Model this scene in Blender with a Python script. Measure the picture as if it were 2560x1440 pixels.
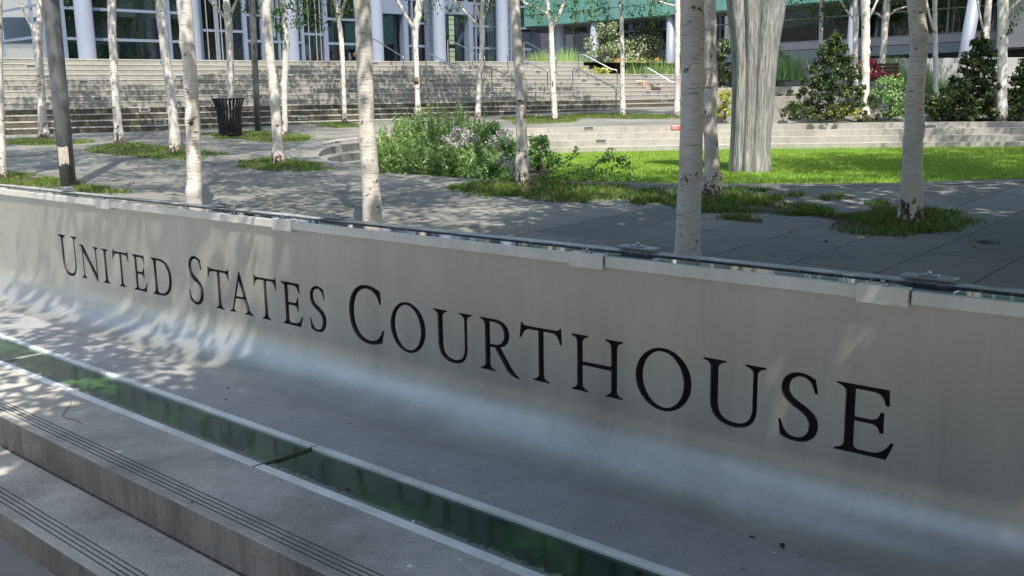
import bpy, bmesh, math, random
import numpy as np
from mathutils import Vector, Matrix, noise
from mathutils.bvhtree import BVHTree
R = math.radians
random.seed(7)
RNG = np.random.default_rng(7)
scn = bpy.context.scene
for o in list(bpy.data.objects): bpy.data.objects.remove(o)

# ------------------------------------------------------------ camera, sky, sun, exposure
EYE = 1.65; FPX = 2420.0; PITCH = R(10.86); ROLL = R(0.98)
fw = Vector((0, math.cos(PITCH), -math.sin(PITCH))); rt0 = Vector((1, 0, 0)); up0 = rt0.cross(fw)
rt = rt0 * math.cos(ROLL) - up0 * math.sin(ROLL); up = rt0 * math.sin(ROLL) + up0 * math.cos(ROLL)
EYEP = Vector((0, 0, EYE))
cd = bpy.data.cameras.new("camera"); cam = bpy.data.objects.new("camera", cd); scn.collection.objects.link(cam)
cd.sensor_width = 36; cd.lens = FPX / 2560 * 36; cd.clip_start = 0.05; cd.clip_end = 1000
M = Matrix((rt, up, -fw)).transposed().to_4x4(); M.translation = EYEP; cam.matrix_world = M
scn.camera = cam

SUN_EL = 58.0
SUNH = Vector((0.236, -0.972, 0)).normalized()
SUN = Vector((SUNH.x * math.cos(R(SUN_EL)), SUNH.y * math.cos(R(SUN_EL)), math.sin(R(SUN_EL))))
w = bpy.data.worlds.new("World"); scn.world = w; w.use_nodes = True
nt = w.node_tree; bg = nt.nodes['Background']
sky = nt.nodes.new('ShaderNodeTexSky'); sky.sky_type = 'NISHITA'; sky.sun_disc = False
sky.sun_elevation = R(SUN_EL); sky.sun_rotation = math.atan2(SUNH.x, SUNH.y)
sky.air_density = 1.0; sky.dust_density = 1.5; sky.ozone_density = 1.0
nt.links.new(sky.outputs[0], bg.inputs[0]); bg.inputs[1].default_value = 0.15
sl = bpy.data.lights.new("sun", 'SUN'); sl.energy = 2.7; sl.angle = R(0.5); sl.color = (1.0, 0.96, 0.90)
so = bpy.data.objects.new("sun", sl); scn.collection.objects.link(so)
so.rotation_euler = SUN.to_track_quat('Z', 'Y').to_euler()
scn.view_settings.view_transform = 'Standard'; scn.view_settings.look = 'None'
scn.view_settings.exposure = 1.58
scn.view_settings.use_white_balance = True; scn.view_settings.white_balance_temperature = 7150; scn.view_settings.white_balance_tint = 8
scn.view_settings.gamma = 1.0
scn.render.resolution_x = 1024; scn.render.resolution_y = 576

# ------------------------------------------------------------ pixel helpers (pixels of the 2560x1440 photograph -> points in the place)
def ray(px, py):
    return (fw * FPX + rt * (px - 1280) + up * (720 - py)).normalized()
def onz(px, py, z):
    r = ray(px, py); return EYEP + r * ((z - EYE) / r.z)
def aty(px, py, y):
    r = ray(px, py); return EYEP + r * (y / r.y)
def onplane(px, py, p0, n):
    r = ray(px, py); return EYEP + r * ((p0 - EYEP).dot(n) / r.dot(n))
PB = 0.0278; PA = 0.40 - PB * 5
def pz(x, y): return PA + PB * y
def onp(px, py, dz=0):
    r = ray(px, py); t = (PA + dz - EYE) / (r.z - PB * r.y); return EYEP + r * t

# wall frame: s along the sign wall (left to right), o out of the wall (towards the viewer), z up
WA = Vector((-6.1362, 11.6649, 0)); WD = Vector((0.748735, -0.66287, 0)); WN = Vector((-0.66287, -0.748735, 0))
def W(s, o, z): return WA + WD * s + WN * o + Vector((0, 0, z))
def w_s(px, py, o=0.0):
    p = onplane(px, py, WA + WN * o, WN); return (p - WA).dot(WD), p.z
# building frame: u along the facade, v away from the viewer
FD = Vector((0.7536, 0.6574, 0)); FN = Vector((-0.6574, 0.7536, 0))
def Fp(u, v, z): return FD * u + FN * v + Vector((0, 0, z))

# ------------------------------------------------------------ object helpers
def link(o): scn.collection.objects.link(o); return o
def tag(o, label=None, cat=None, group=None, kind=None):
    if label: o['label'] = label
    if cat: o['category'] = cat
    if group: o['group'] = group
    if kind: o['kind'] = kind
    return o
def empty(name, loc, label, cat, group=None, rz=0):
    o = link(bpy.data.objects.new(name, None)); o.location = loc; o.rotation_euler = (0, 0, rz)
    o.empty_display_size = 0.1
    return tag(o, label, cat, group)
class MB:
    def __init__(s): s.v = []; s.f = []; s.m = []; s.sm = []; s.cur = 0; s.smooth = False
    def add(s, vs, fs):
        b = len(s.v); s.v += [tuple(v) for v in vs]
        for f in fs: s.f.append(tuple(b + i for i in f)); s.m.append(s.cur); s.sm.append(s.smooth)
        return s
    def hexa(s, c):   # 8 corners: 4 bottom ccw, 4 top ccw
        return s.add(c, [(3, 2, 1, 0), (4, 5, 6, 7), (0, 1, 5, 4), (1, 2, 6, 5), (2, 3, 7, 6), (3, 0, 4, 7)])
    def box(s, fn, a0, a1, b0, b1, z0, z1):  # fn(a,b,z)->point
        c = [fn(a0, b0, z0), fn(a1, b0, z0), fn(a1, b1, z0), fn(a0, b1, z0), fn(a0, b0, z1), fn(a1, b0, z1), fn(a1, b1, z1), fn(a0, b1, z1)]
        return s.hexa(c)
    def bx(s, x0, x1, y0, y1, z0, z1): return s.box(lambda a, b, z: (a, b, z), x0, x1, y0, y1, z0, z1)
    def quad(s, a, b, c, d): return s.add([a, b, c, d], [(0, 1, 2, 3)])
    def tube(s, pts, rads, seg=8, cap=True, fn=None):
        pts = [Vector(p) for p in pts]; n = len(pts)
        if not hasattr(rads, '__len__'): rads = [rads] * n
        t0 = (pts[1] - pts[0]).normalized()
        x = t0.orthogonal().normalized() if abs(t0.z) < 0.9 else Vector((1, 0, 0))
        vs = []
        for i in range(n):
            t = (pts[min(i + 1, n - 1)] - pts[max(i - 1, 0)]).normalized()
            x = (x - t * x.dot(t)).normalized(); y = t.cross(x)
            for k in range(seg):
                a = 2 * math.pi * k / seg; r = rads[i]
                if fn: r *= fn(i, a)
                vs.append(pts[i] + (x * math.cos(a) + y * math.sin(a)) * r)
        fs = []
        for i in range(n - 1):
            for k in range(seg):
                k2 = (k + 1) % seg
                fs.append((i * seg + k, i * seg + k2, (i + 1) * seg + k2, (i + 1) * seg + k))
        if cap: fs.append(tuple(range(seg - 1, -1, -1))); fs.append(tuple((n - 1) * seg + k for k in range(seg)))
        sm = s.smooth; s.smooth = True; s.add(vs, fs[:(n - 1) * seg]); s.smooth = False
        b = len(s.v) - len(vs)
        for f in fs[(n - 1) * seg:]: s.f.append(tuple(b + i for i in f)); s.m.append(s.cur); s.sm.append(False)
        s.smooth = sm
        return s
    def lathe(s, prof, seg=24, c=(0, 0, 0), smooth=True):
        vs = []
        for r, z in prof:
            for k in range(seg):
                a = 2 * math.pi * k / seg; vs.append((c[0] + r * math.cos(a), c[1] + r * math.sin(a), c[2] + z))
        fs = []
        for i in range(len(prof) - 1):
            for k in range(seg):
                k2 = (k + 1) % seg; fs.append((i * seg + k, i * seg + k2, (i + 1) * seg + k2, (i + 1) * seg + k))
        sm = s.smooth; s.smooth = smooth; s.add(vs, fs); s.smooth = sm
        return s
    def build(s, name, mats, parent=None, bevel=0, world=False):
        me = bpy.data.meshes.new(name); me.from_pydata(s.v, [], s.f)
        if not isinstance(mats, (list, tuple)): mats = [mats]
        for m in mats: me.materials.append(m)
        me.polygons.foreach_set('material_index', s.m); me.polygons.foreach_set('use_smooth', s.sm); me.update()
        o = link(bpy.data.objects.new(name, me))
        if parent is not None: setpar(o, parent, world)
        if bevel:
            md = o.modifiers.new('bevel', 'BEVEL'); md.width = bevel; md.segments = 2; md.limit_method = 'ANGLE'; md.angle_limit = R(40)
        return o
def setpar(o, parent, world=False):
    o.parent = parent
    if world:   # mesh given in world coordinates
        loc = Matrix.Translation(parent.location) @ parent.rotation_euler.to_matrix().to_4x4()
        o.matrix_parent_inverse = loc.inverted()
def kids(o): return [c for c in bpy.data.objects if c.parent == o]
def copy_tree(o, parent=None):
    c = link(o.copy())
    if parent is not None: c.parent = parent
    for ch in kids(o): copy_tree(ch, c)
    return c

# ------------------------------------------------------------ materials
def mat(name):
    m = bpy.data.materials.new(name); m.use_nodes = True; nt = m.node_tree
    return m, nt, nt.nodes['Principled BSDF']
def N(nt, t, **k):
    n = nt.nodes.new(t)
    for a, b in k.items():
        if a.startswith('i_'):
            key = a[2:]; key = int(key) if key.isdigit() else key.replace('_', ' ')
            n.inputs[key].default_value = b
        else: setattr(n, a, b)
    return n
def L(nt, a, b): nt.links.new(a, b)
def coords(nt, kind='Object', rot=0, scale=(1, 1, 1)):
    tc = N(nt, 'ShaderNodeTexCoord'); mp = N(nt, 'ShaderNodeMapping')
    mp.inputs['Rotation'].default_value = (0, 0, rot); mp.inputs['Scale'].default_value = scale
    if kind == 'World':
        g = N(nt, 'ShaderNodeNewGeometry'); L(nt, g.outputs['Position'], mp.inputs[0])
    else: L(nt, tc.outputs[kind], mp.inputs[0])
    return mp.outputs[0]
def noise_t(nt, co, scale, detail=4, rough=.55, dist=0):
    n = N(nt, 'ShaderNodeTexNoise'); n.inputs['Scale'].default_value = scale; n.inputs['Detail'].default_value = detail
    n.inputs['Roughness'].default_value = rough; n.inputs['Distortion'].default_value = dist
    L(nt, co, n.inputs['Vector']); return n.outputs['Fac']
def ramp(nt, fac, stops, interp='LINEAR'):
    r = N(nt, 'ShaderNodeValToRGB'); cr = r.color_ramp; cr.interpolation = interp
    while len(cr.elements) < len(stops): cr.elements.new(0.5)
    for e, (p, c) in zip(cr.elements, stops):
        e.position = p; e.color = (c, c, c, 1) if not hasattr(c, '__len__') else (*c, 1)
    L(nt, fac, r.inputs[0]); return r.outputs[0]
def mix(nt, fac, a, b, mode='MIX'):
    n = N(nt, 'ShaderNodeMixRGB', blend_type=mode)
    for i, x in ((0, fac), (1, a), (2, b)):
        if isinstance(x, (int, float)): n.inputs[i].default_value = x
        elif isinstance(x, tuple): n.inputs[i].default_value = (*x, 1)
        else: L(nt, x, n.inputs[i])
    return n.outputs[0]
def math_n(nt, op, a, b=0.0):
    n = N(nt, 'ShaderNodeMath', operation=op)
    for i, x in ((0, a), (1, b)):
        if isinstance(x, (int, float)): n.inputs[i].default_value = x
        else: L(nt, x, n.inputs[i])
    return n.outputs[0]
def bump(nt, h, strength=.3, dist=.01, prev=None):
    b = N(nt, 'ShaderNodeBump'); b.inputs['Strength'].default_value = strength; b.inputs['Distance'].default_value = dist
    L(nt, h, b.inputs['Height'])
    if prev: L(nt, prev, b.inputs['Normal'])
    return b.outputs[0]
def simple(name, col, rough=.6, metal=0, nscale=0, namp=.15, bumps=0):
    m, nt, p = mat(name); p.inputs['Roughness'].default_value = rough; p.inputs['Metallic'].default_value = metal
    if nscale:
        co = coords(nt, 'World'); f = noise_t(nt, co, nscale, 5)
        lo = tuple(c * (1 - namp) for c in col); hi = tuple(min(1, c * (1 + namp)) for c in col)
        L(nt, ramp(nt, f, [(.3, lo), (.7, hi)]), p.inputs['Base Color'])
        if bumps: L(nt, bump(nt, f, .4, bumps), p.inputs['Normal'])
    else: p.inputs['Base Color'].default_value = (*col, 1)
    return m

def steel(name, col, rough, dirty=0.0, brush=True, metal=1.0):
    m, nt, p = mat(name); p.inputs['Metallic'].default_value = metal
    co = coords(nt, 'World'); g = noise_t(nt, co, 2.2, 6, .6); g2 = noise_t(nt, co, 14, 5, .65)
    g3 = noise_t(nt, co, 60, 4, .7)
    base = ramp(nt, g, [(.3, tuple(c * .92 for c in col)), (.7, tuple(min(1, c * 1.05) for c in col))])
    if dirty:
        spots = ramp(nt, g2, [(.605, 0.0), (.70, 1.0)]); spots = math_n(nt, 'MULTIPLY', spots, dirty)
        base = mix(nt, spots, base, (.07, .065, .06))
        blot = ramp(nt, g, [(.45, 0.0), (.75, .45)]); base = mix(nt, blot, base, (.22, .21, .19))
        fine = math_n(nt, 'MULTIPLY', ramp(nt, g3, [(.62, 0.0), (.7, 1.0)]), .35); base = mix(nt, fine, base, (.15, .14, .13))
    else:
        scr = coords(nt, 'World', 0, (30, 30, 3)); s1 = ramp(nt, noise_t(nt, scr, .9, 3, .7), [(.70, 0.0), (.80, .22)])
        base = mix(nt, s1, base, tuple(min(1, c * 1.25) for c in col))
    sm = noise_t(nt, coords(nt, 'World', 0, (2.6, 2.6, .45)), 1.0, 5, .65, .4); sm2 = noise_t(nt, coords(nt, 'World', 0, (26, 26, 1.6)), 1.0, 3, .6)
    base = mix(nt, 1.0, base, ramp(nt, sm, [(.32, .82), (.68, 1.0)]), 'MULTIPLY'); base = mix(nt, 1.0, base, ramp(nt, sm2, [(.35, .94), (.65, 1.0)]), 'MULTIPLY')
    L(nt, base, p.inputs['Base Color'])
    L(nt, ramp(nt, sm, [(.3, rough * .88), (.7, min(1, rough * 1.12))]), p.inputs['Roughness'])
    if brush:
        br = coords(nt, 'World', 0, (14, 14, 420)); L(nt, bump(nt, noise_t(nt, br, 1.0, 2), .06, .002), p.inputs['Normal'])
    return m
M_STEEL = steel('brushed_steel', (.47, .472, .445), .37, 0, True, .68)
M_STEELF = steel('trodden_steel', (.46, .47, .48), .55, .55, True, .5)
M_STEELCAP = steel('cap_steel', (.72, .72, .70), .42, 0, True, .4)
M_STRIP = steel('strip_steel', (.92, .96, 1.0), .45, .12, True, .4)
M_RAIL = steel('rail_steel', (.42, .44, .48), .36, 0, False)
M_BLACK = simple('black_inlay', (.006, .006, .008), .55)
M_BLACK.node_tree.nodes['Principled BSDF'].inputs['Specular IOR Level'].default_value = .2

def concrete(name, col, stain=.4, scale=1.0, streak=True, rough=.85, speck=.25, joints=0):
    m, nt, p = mat(name); p.inputs['Roughness'].default_value = rough
    co = coords(nt, 'World'); big = noise_t(nt, co, .9 * scale, 6, .6); mid = noise_t(nt, co, 6 * scale, 6, .65); fine = noise_t(nt, co, 140, 3, .7)
    c = ramp(nt, mid, [(.25, tuple(x * .82 for x in col)), (.75, tuple(x * 1.12 for x in col))])
    c = mix(nt, math_n(nt, 'MULTIPLY', ramp(nt, big, [(.42, 0.0), (.68, 1.0)]), stain), c, tuple(x * .45 for x in col))
    if streak:
        cs = coords(nt, 'World', 0, (9, 9, .8)); st = noise_t(nt, cs, 1.0, 5, .7)
        c = mix(nt, math_n(nt, 'MULTIPLY', ramp(nt, st, [(.48, 0.0), (.72, 1.0)]), stain * .8), c, tuple(x * .38 for x in col))
    sp_ = noise_t(nt, co, 34 * scale, 3, .6); c = mix(nt, math_n(nt, 'MULTIPLY', ramp(nt, sp_, [(.66, 0.0), (.74, 1.0)]), .45 if stain > .5 and scale > 1.2 else 0.0), c, tuple(x * .35 for x in col))
    c = mix(nt, speck, c, ramp(nt, fine, [(.3, .0), (.7, 1.0)]), 'SOFT_LIGHT')
    L(nt, c, p.inputs['Base Color']); L(nt, bump(nt, fine, .35, .004, bump(nt, mid, .3, .01)), p.inputs['Normal'])
    return m
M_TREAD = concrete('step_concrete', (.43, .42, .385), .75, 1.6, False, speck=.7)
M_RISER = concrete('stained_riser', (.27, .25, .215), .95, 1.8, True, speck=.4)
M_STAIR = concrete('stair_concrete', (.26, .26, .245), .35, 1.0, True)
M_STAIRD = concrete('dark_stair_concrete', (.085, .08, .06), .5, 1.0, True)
M_STAIRT = concrete('stair_tread_lit', (.38, .38, .355), .2, 1.0, False)  # lighter than the risers: sunlight on treads and lips painted into the colour
M_TIER = concrete('tier_concrete', (.33, .325, .295), .45, .8, True)
M_GROOVE = simple('groove_dark', (.09, .088, .08), .9)
M_DIRT = simple('joint_dirt', (.07, .058, .045), .95, 0, 22, .8, .01)
M_LOWGROUND = concrete('street_paving', (.22, .22, .21), .4, 1.0, False)
M_RETAIN = concrete('retaining_concrete', (.29, .30, .31), .25, .6, True)

def paving():
    m, nt, p = mat('slate_paving'); co = coords(nt, 'World', R(90) - math.atan2(WN.y, WN.x) + R(90))
    # x' runs across the joints towards the building, rows along the wall
    b = N(nt, 'ShaderNodeTexBrick'); b.offset = .5; b.inputs['Scale'].default_value = 1.0
    b.inputs['Brick Width'].default_value = 1.9; b.inputs['Row Height'].default_value = .62
    b.inputs['Mortar Size'].default_value = .008; b.inputs['Mortar Smooth'].default_value = .2; b.inputs['Bias'].default_value = 0
    b.inputs['Color1'].default_value = (.0, .0, .0, 1); b.inputs['Color2'].default_value = (1, 1, 1, 1); b.inputs['Mortar'].default_value = (.5, .5, .5, 1)
    L(nt, co, b.inputs['Vector'])
    wc = coords(nt, 'World'); big = noise_t(nt, wc, .5, 6, .6); mid = noise_t(nt, wc, 5, 6, .7); fine = noise_t(nt, wc, 90, 3)
    col = ramp(nt, b.outputs['Color'], [(0, (.10, .108, .10)), (.5, (.13, .135, .125)), (1, (.175, .178, .162))])
    col = mix(nt, .5, col, ramp(nt, mid, [(.3, .35), (.7, .65)]), 'OVERLAY')
    col = mix(nt, math_n(nt, 'MULTIPLY', ramp(nt, big, [(.45, 0.0), (.7, 1.0)]), .5), col, (.27, .265, .235))
    col = mix(nt, .25, col, ramp(nt, fine, [(.3, 0.0), (.7, 1.0)]), 'SOFT_LIGHT')
    col = mix(nt, b.outputs['Fac'], col, (.03, .032, .028))
    L(nt, col, p.inputs['Base Color']); p.inputs['Roughness'].default_value = .7
    inv = math_n(nt, 'SUBTRACT', 1.0, b.outputs['Fac'])
    L(nt, bump(nt, inv, .5, .006, bump(nt, mid, .2, .006)), p.inputs['Normal'])
    return m
M_PAVE = paving()

def leafmat(name, cols, rough=.5, trans=.35):
    m, nt, p = mat(name); g = N(nt, 'ShaderNodeNewGeometry')
    k = len(cols); c = ramp(nt, g.outputs['Random Per Island'], [(i / (k - 1), cols[i]) for i in range(k)])
    L(nt, c, p.inputs['Base Color']); p.inputs['Roughness'].default_value = rough
    p.inputs['Specular IOR Level'].default_value = .35
    t = N(nt, 'ShaderNodeBsdfTranslucent'); L(nt, mix(nt, 1.0, c, (.9, 1.0, .55), 'MULTIPLY'), t.inputs[0])
    ms = N(nt, 'ShaderNodeMixShader'); ms.inputs[0].default_value = trans
    L(nt, p.outputs[0], ms.inputs[1]); L(nt, t.outputs[0], ms.inputs[2])
    L(nt, ms.outputs[0], nt.nodes['Material Output'].inputs[0]); return m
M_BIRCHLEAF = leafmat('birch_leaf', [(.03, .075, .018), (.05, .12, .028), (.09, .17, .04)])
M_DARKLEAF = leafmat('dark_leaf', [(.018, .04, .014), (.035, .07, .02), (.12, .15, .05)], .4, .2)
M_BUSH = leafmat('perennial_leaf', [(.17, .30, .11), (.30, .46, .18), (.58, .68, .40)], .5, .5)
M_ROSE = leafmat('rose_leaf', [(.10, .22, .08), (.17, .33, .12), (.32, .46, .20)])
M_HOSTA = leafmat('hosta_leaf', [(.1, .2, .07), (.22, .32, .14), (.42, .48, .26)])
M_RHODO = leafmat('rhododendron_leaf', [(.025, .06, .02), (.06, .11, .035), (.22, .27, .13), (.55, .58, .45)], .4, .2)
M_YELLOW = leafmat('golden_leaf', [(.2, .24, .05), (.4, .42, .1), (.6, .58, .2)])
M_PETAL = leafmat('lilac_petal', [(.5, .42, .55), (.7, .64, .74)], .6)
M_ORANGE = leafmat('orange_petal', [(.8, .3, .02), (.9, .45, .05)], .6)
M_GRASS = leafmat('grass_blade', [(.04, .10, .015), (.08, .17, .03), (.13, .24, .04), (.34, .30, .14)], .6, .3)
M_LAWNB = leafmat('lawn_blade', [(.12, .24, .03), (.19, .34, .045), (.34, .44, .10)], .6, .3)
M_STEM = simple('stem', (.12, .14, .05), .8)
M_SOIL = simple('soil', (.05, .035, .022), .95, 0, 30, .5, .01)

def birchbark(name='birch_bark', tint=(.60, .585, .56), footz=.34):
    m, nt, p = mat(name); p.inputs['Roughness'].default_value = .72
    obj = N(nt, 'ShaderNodeTexCoord').outputs['Object']
    def sc(v):
        mp = N(nt, 'ShaderNodeMapping'); mp.inputs['Scale'].default_value = v; L(nt, obj, mp.inputs[0])
        oi = N(nt, 'ShaderNodeObjectInfo'); ad = N(nt, 'ShaderNodeVectorMath', operation='ADD'); L(nt, mp.outputs[0], ad.inputs[0])
        cb = N(nt, 'ShaderNodeCombineXYZ'); L(nt, math_n(nt, 'MULTIPLY', oi.outputs['Random'], 40.0), cb.inputs[0]); L(nt, cb.outputs[0], ad.inputs[1])
        return ad.outputs[0]
    big = noise_t(nt, sc((2, 2, 1.3)), 1.5, 5, .6)
    col = ramp(nt, big, [(.25, tuple(c * .72 for c in tint)), (.5, tint), (.75, (tint[0] * 1.15, tint[1] * 1.1, tint[2] * 1.02))])
    warm = noise_t(nt, sc((3, 3, 2.2)), 1.3, 4); col = mix(nt, ramp(nt, warm, [(.58, 0.0), (.78, .55)]), col, (.42, .33, .22))
    len_ = noise_t(nt, sc((10, 10, 150)), 1.0, 3, .6); lm = ramp(nt, len_, [(.56, 0.0), (.66, .8)])
    col = mix(nt, lm, col, (.20, .17, .14))
    kn = noise_t(nt, sc((7, 7, 9)), 1.0, 4, .7); km = ramp(nt, kn, [(.61, 0.0), (.655, 1.0)]); col = mix(nt, km, col, (.05, .04, .03))
    # rough dark plates at the foot of the tree
    sp = N(nt, 'ShaderNodeSeparateXYZ'); L(nt, obj, sp.inputs[0])
    foot = math_n(nt, 'SUBTRACT', footz, sp.outputs['Z']); foot = math_n(nt, 'MULTIPLY', foot, 2.6)
    fn = noise_t(nt, sc((22, 22, 14)), 1.0, 4, .7); fm = ramp(nt, math_n(nt, 'ADD', math_n(nt, 'MULTIPLY', foot, .35), fn), [(.66, 0.0), (.74, 1.0)])
    col = mix(nt, fm, col, (.075, .05, .032))
    L(nt, col, p.inputs['Base Color'])
    h = math_n(nt, 'SUBTRACT', big, math_n(nt, 'ADD', math_n(nt, 'MULTIPLY', lm, .3), math_n(nt, 'MULTIPLY', km, .6)))
    L(nt, bump(nt, h, .6, .012), p.inputs['Normal']); return m
M_BIRCH = birchbark(); M_BIRCH2 = birchbark('birch_bark_clean', (.60, .585, .56), -2.0)
M_BARK = simple('street_tree_bark', (.12, .09, .065), .9, 0, 12, .4, .02)

def leaves(name, clumps, mats, parent, size=.1, seed=1, shape='leaf', droop=0.0, up_bias=0.0, world=False, ratio=.55):
    """clumps: (centre, (rx,ry,rz), count). One mesh of many leaf faces."""
    rg = np.random.default_rng(seed); P = []; 
    for c, r, k in clumps:
        d = rg.normal(size=(k, 3)); d /= np.linalg.norm(d, axis=1)[:, None]
        q = rg.random(k) ** .42
        P.append(np.array(c) + d * q[:, None] * np.array(r))
    P = np.concatenate(P); n = len(P)
    nrm = rg.normal(size=(n, 3)); nrm[:, 2] = np.abs(nrm[:, 2]) + up_bias; nrm /= np.linalg.norm(nrm, axis=1)[:, None]
    a = rg.normal(size=(n, 3)); a[:, 2] -= droop; a -= (a * nrm).sum(1)[:, None] * nrm; a /= np.linalg.norm(a, axis=1)[:, None]
    b = np.cross(nrm, a); s = size * (.6 + .8 * rg.random(n))[:, None]
    if shape == 'leaf':
        V = np.stack([P - a * s * .5, P + b * s * ratio * .5 + nrm * s * .05, P + a * s * .5, P - b * s * ratio * .5 + nrm * s * .05], 1)
        k = 4
    else:
        V = np.stack([P - b * s * .09, P + b * s * .09, P + a * s], 1); k = 3
    me = bpy.data.meshes.new(name); me.vertices.add(n * k); me.vertices.foreach_set('co', V.reshape(-1).astype('f'))
    me.loops.add(n * k); me.loops.foreach_set('vertex_index', np.arange(n * k, dtype='i'))
    me.polygons.add(n); me.polygons.foreach_set('loop_start', np.arange(0, n * k, k, dtype='i')); me.polygons.foreach_set('loop_total', np.full(n, k, dtype='i'))
    mats = mats if isinstance(mats, (list, tuple)) else [mats]
    for m in mats: me.materials.append(m)
    if len(mats) > 1: me.polygons.foreach_set('material_index', (rg.random(n) < .12).astype('i'))
    me.update(); me.validate()
    o = link(bpy.data.objects.new(name, me))
    if parent is not None: setpar(o, parent, world)
    return o

def blades(name, P, mats, h=.08, wd=.008, seed=1, lean=.5, parent=None):
    rg = np.random.default_rng(seed); n = len(P); ang = rg.random(n) * 6.283
    dr = np.stack([np.cos(ang), np.sin(ang), np.zeros(n)], 1); hh = h * (.45 + .9 * rg.random(n))[:, None]
    ang2 = rg.random(n) * 6.283; ld = np.stack([np.cos(ang2), np.sin(ang2), np.zeros(n)], 1) * (lean * rg.random(n))[:, None]
    upv = np.array([0, 0, 1.0])
    V = np.stack([P - dr * wd, P + dr * wd, P + (upv + ld) * hh], 1)
    me = bpy.data.meshes.new(name); me.vertices.add(n * 3); me.vertices.foreach_set('co', V.reshape(-1).astype('f'))
    me.loops.add(n * 3); me.loops.foreach_set('vertex_index', np.arange(n * 3, dtype='i'))
    me.polygons.add(n); me.polygons.foreach_set('loop_start', np.arange(0, n * 3, 3, dtype='i')); me.polygons.foreach_set('loop_total', np.full(n, 3, dtype='i'))
    me.materials.append(mats); me.update(); me.validate()
    o = link(bpy.data.objects.new(name, me)); o.parent = parent; return o

def curve_mesh(outlines, extrude=0.0):
    """2D outlines (lists of (x,y)); even-odd filled; returns mesh"""
    cu = bpy.data.curves.new('c', 'CURVE'); cu.dimensions = '2D'; cu.fill_mode = 'BOTH'; cu.extrude = extrude
    for pts in outlines:
        sp = cu.splines.new('POLY'); sp.points.add(len(pts) - 1)
        for q, (x, y) in zip(sp.points, pts): q.co = (x, y, 0, 1)
        sp.use_cyclic_u = True
    ob = bpy.data.objects.new('c', cu); scn.collection.objects.link(ob)
    bpy.context.view_layer.update()
    me = bpy.data.meshes.new_from_object(ob.evaluated_get(bpy.context.evaluated_depsgraph_get()))
    bpy.data.objects.remove(ob); bpy.data.curves.remove(cu); return me

def catmull(pts, n, closed=True):
    pts = [Vector(p) for p in pts]; k = len(pts); out = []
    for i in range(n):
        t = i / n * k if closed else i / (n - 1) * (k - 1)
        j = int(math.floor(t)); f = t - j
        if not closed and j >= k - 1: j = k - 2; f = 1.0
        g = (lambda q: pts[q % k]) if closed else (lambda q: pts[max(0, min(k - 1, q))])
        a, b, c, d = g(j - 1), g(j), g(j + 1), g(j + 2)
        out.append(0.5 * ((2 * b) + (c - a) * f + (2 * a - 5 * b + 4 * c - d) * f * f + (3 * b - a - 3 * c + d) * f ** 3))
    return out

# ============================================================ SETTING: ground, plaza, lawn bowl
g = MB(); g.bx(-160, 160, -160, 160, -1.4, -1.0)
tag(g.build('ground', M_LOWGROUND), kind='structure')

RIM = [(6.3, 11.8), (4.6, 11.62), (2.1, 12.0), (-.4, 12.87), (-1.8, 13.9), (-3.0, 15.6), (-3.95, 17.6), (-4.25, 19.6), (-3.7, 21.9),
       (-2.0, 23.9), (.6, 24.9), (3.6, 25.15), (7.85, 24.95), (12.8, 23.9), (17, 21.2), (18.6, 17.5), (16.5, 14.2), (12, 12.4), (9, 11.95)]
rim = catmull([(a, b, 0) for a, b in RIM], 190)
cen = Vector((6, 18.5, 0))
NR = len(rim)
inn = []
for i in range(NR):
    t = (rim[(i + 1) % NR] - rim[i - 1]).normalized(); q = Vector((-t.y, t.x, 0))
    if q.dot(cen - rim[i]) < 0: q = -q
    inn.append(q)
def backw(p): 
    x = max(0, min(1, (p.y - 16.0) / 5.0)); return x * x * (3 - 2 * x)
LAWNZ = .44
# plaza sheet with a hole for the lawn bowl
def wxy(s, o): p = W(s, o, 0); return (p.x, p.y)
outer = [wxy(-40, -.286), wxy(40, -.286), (75, 0), (75, 75), (-70, 75), (-70, 20)]
me = curve_mesh([outer, [(p.x, p.y) for p in rim]])
for v in me.vertices: v.co.z = pz(v.co.x, v.co.y)
me.materials.append(M_PAVE)
bm = bmesh.new(); bm.from_mesh(me)
bmesh.ops.recalc_face_normals(bm, faces=bm.faces)
if sum(f.normal.z for f in bm.faces) < 0: bmesh.ops.reverse_faces(bm, faces=bm.faces)
bm.to_mesh(me); bm.free()
plaza = link(bpy.data.objects.new('plaza_paving', me)); tag(plaza, kind='structure')
# curved tiers
LV = [1.0, .855, .71, .565]
b = MB(); rows = []; bws = []
for i, p in enumerate(rim):
    bw = backw(p); tw = .08 + .40 * bw; zr = min(1.0, pz(p.x, p.y) + .05) if bw > .5 else pz(p.x, p.y) + .006 + bw * .08
    zr = min(1.0, zr); o0 = .30 + .1 * bw
    pr = [(0, -.3), (0, zr), (o0, zr)]
    off = o0
    for k in range(1, 4):
        z = min(LV[k], zr - .004 * k) if bw > .02 else zr - .004 * k
        pr.append((off, z)); off += tw; pr.append((off, z))
    pr.append((off, .25))
    rows.append([p + inn[i] * a + Vector((0, 0, z)) for a, z in pr]); bws.append(bw)
npf = len(rows[0])
vs = [q for r_ in rows for q in r_]; fs = []
for i in range(NR):
    j = (i + 1) % NR
    for k in range(npf - 1): fs.append((i * npf + k, j * npf + k, j * npf + k + 1, i * npf + k + 1))
b.add(vs, fs)
b.m = [1 if bws[i // (npf - 1)] < .8 else 0 for i in range(len(fs))]
tiers = b.build('lawn_tiers', [M_TIER, concrete('kerb_slate', (.17, .175, .165), .4, 1.0, False)]); tag(tiers, 'curved pale concrete seating tiers stepping down around the sunken round lawn', 'steps')
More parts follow.
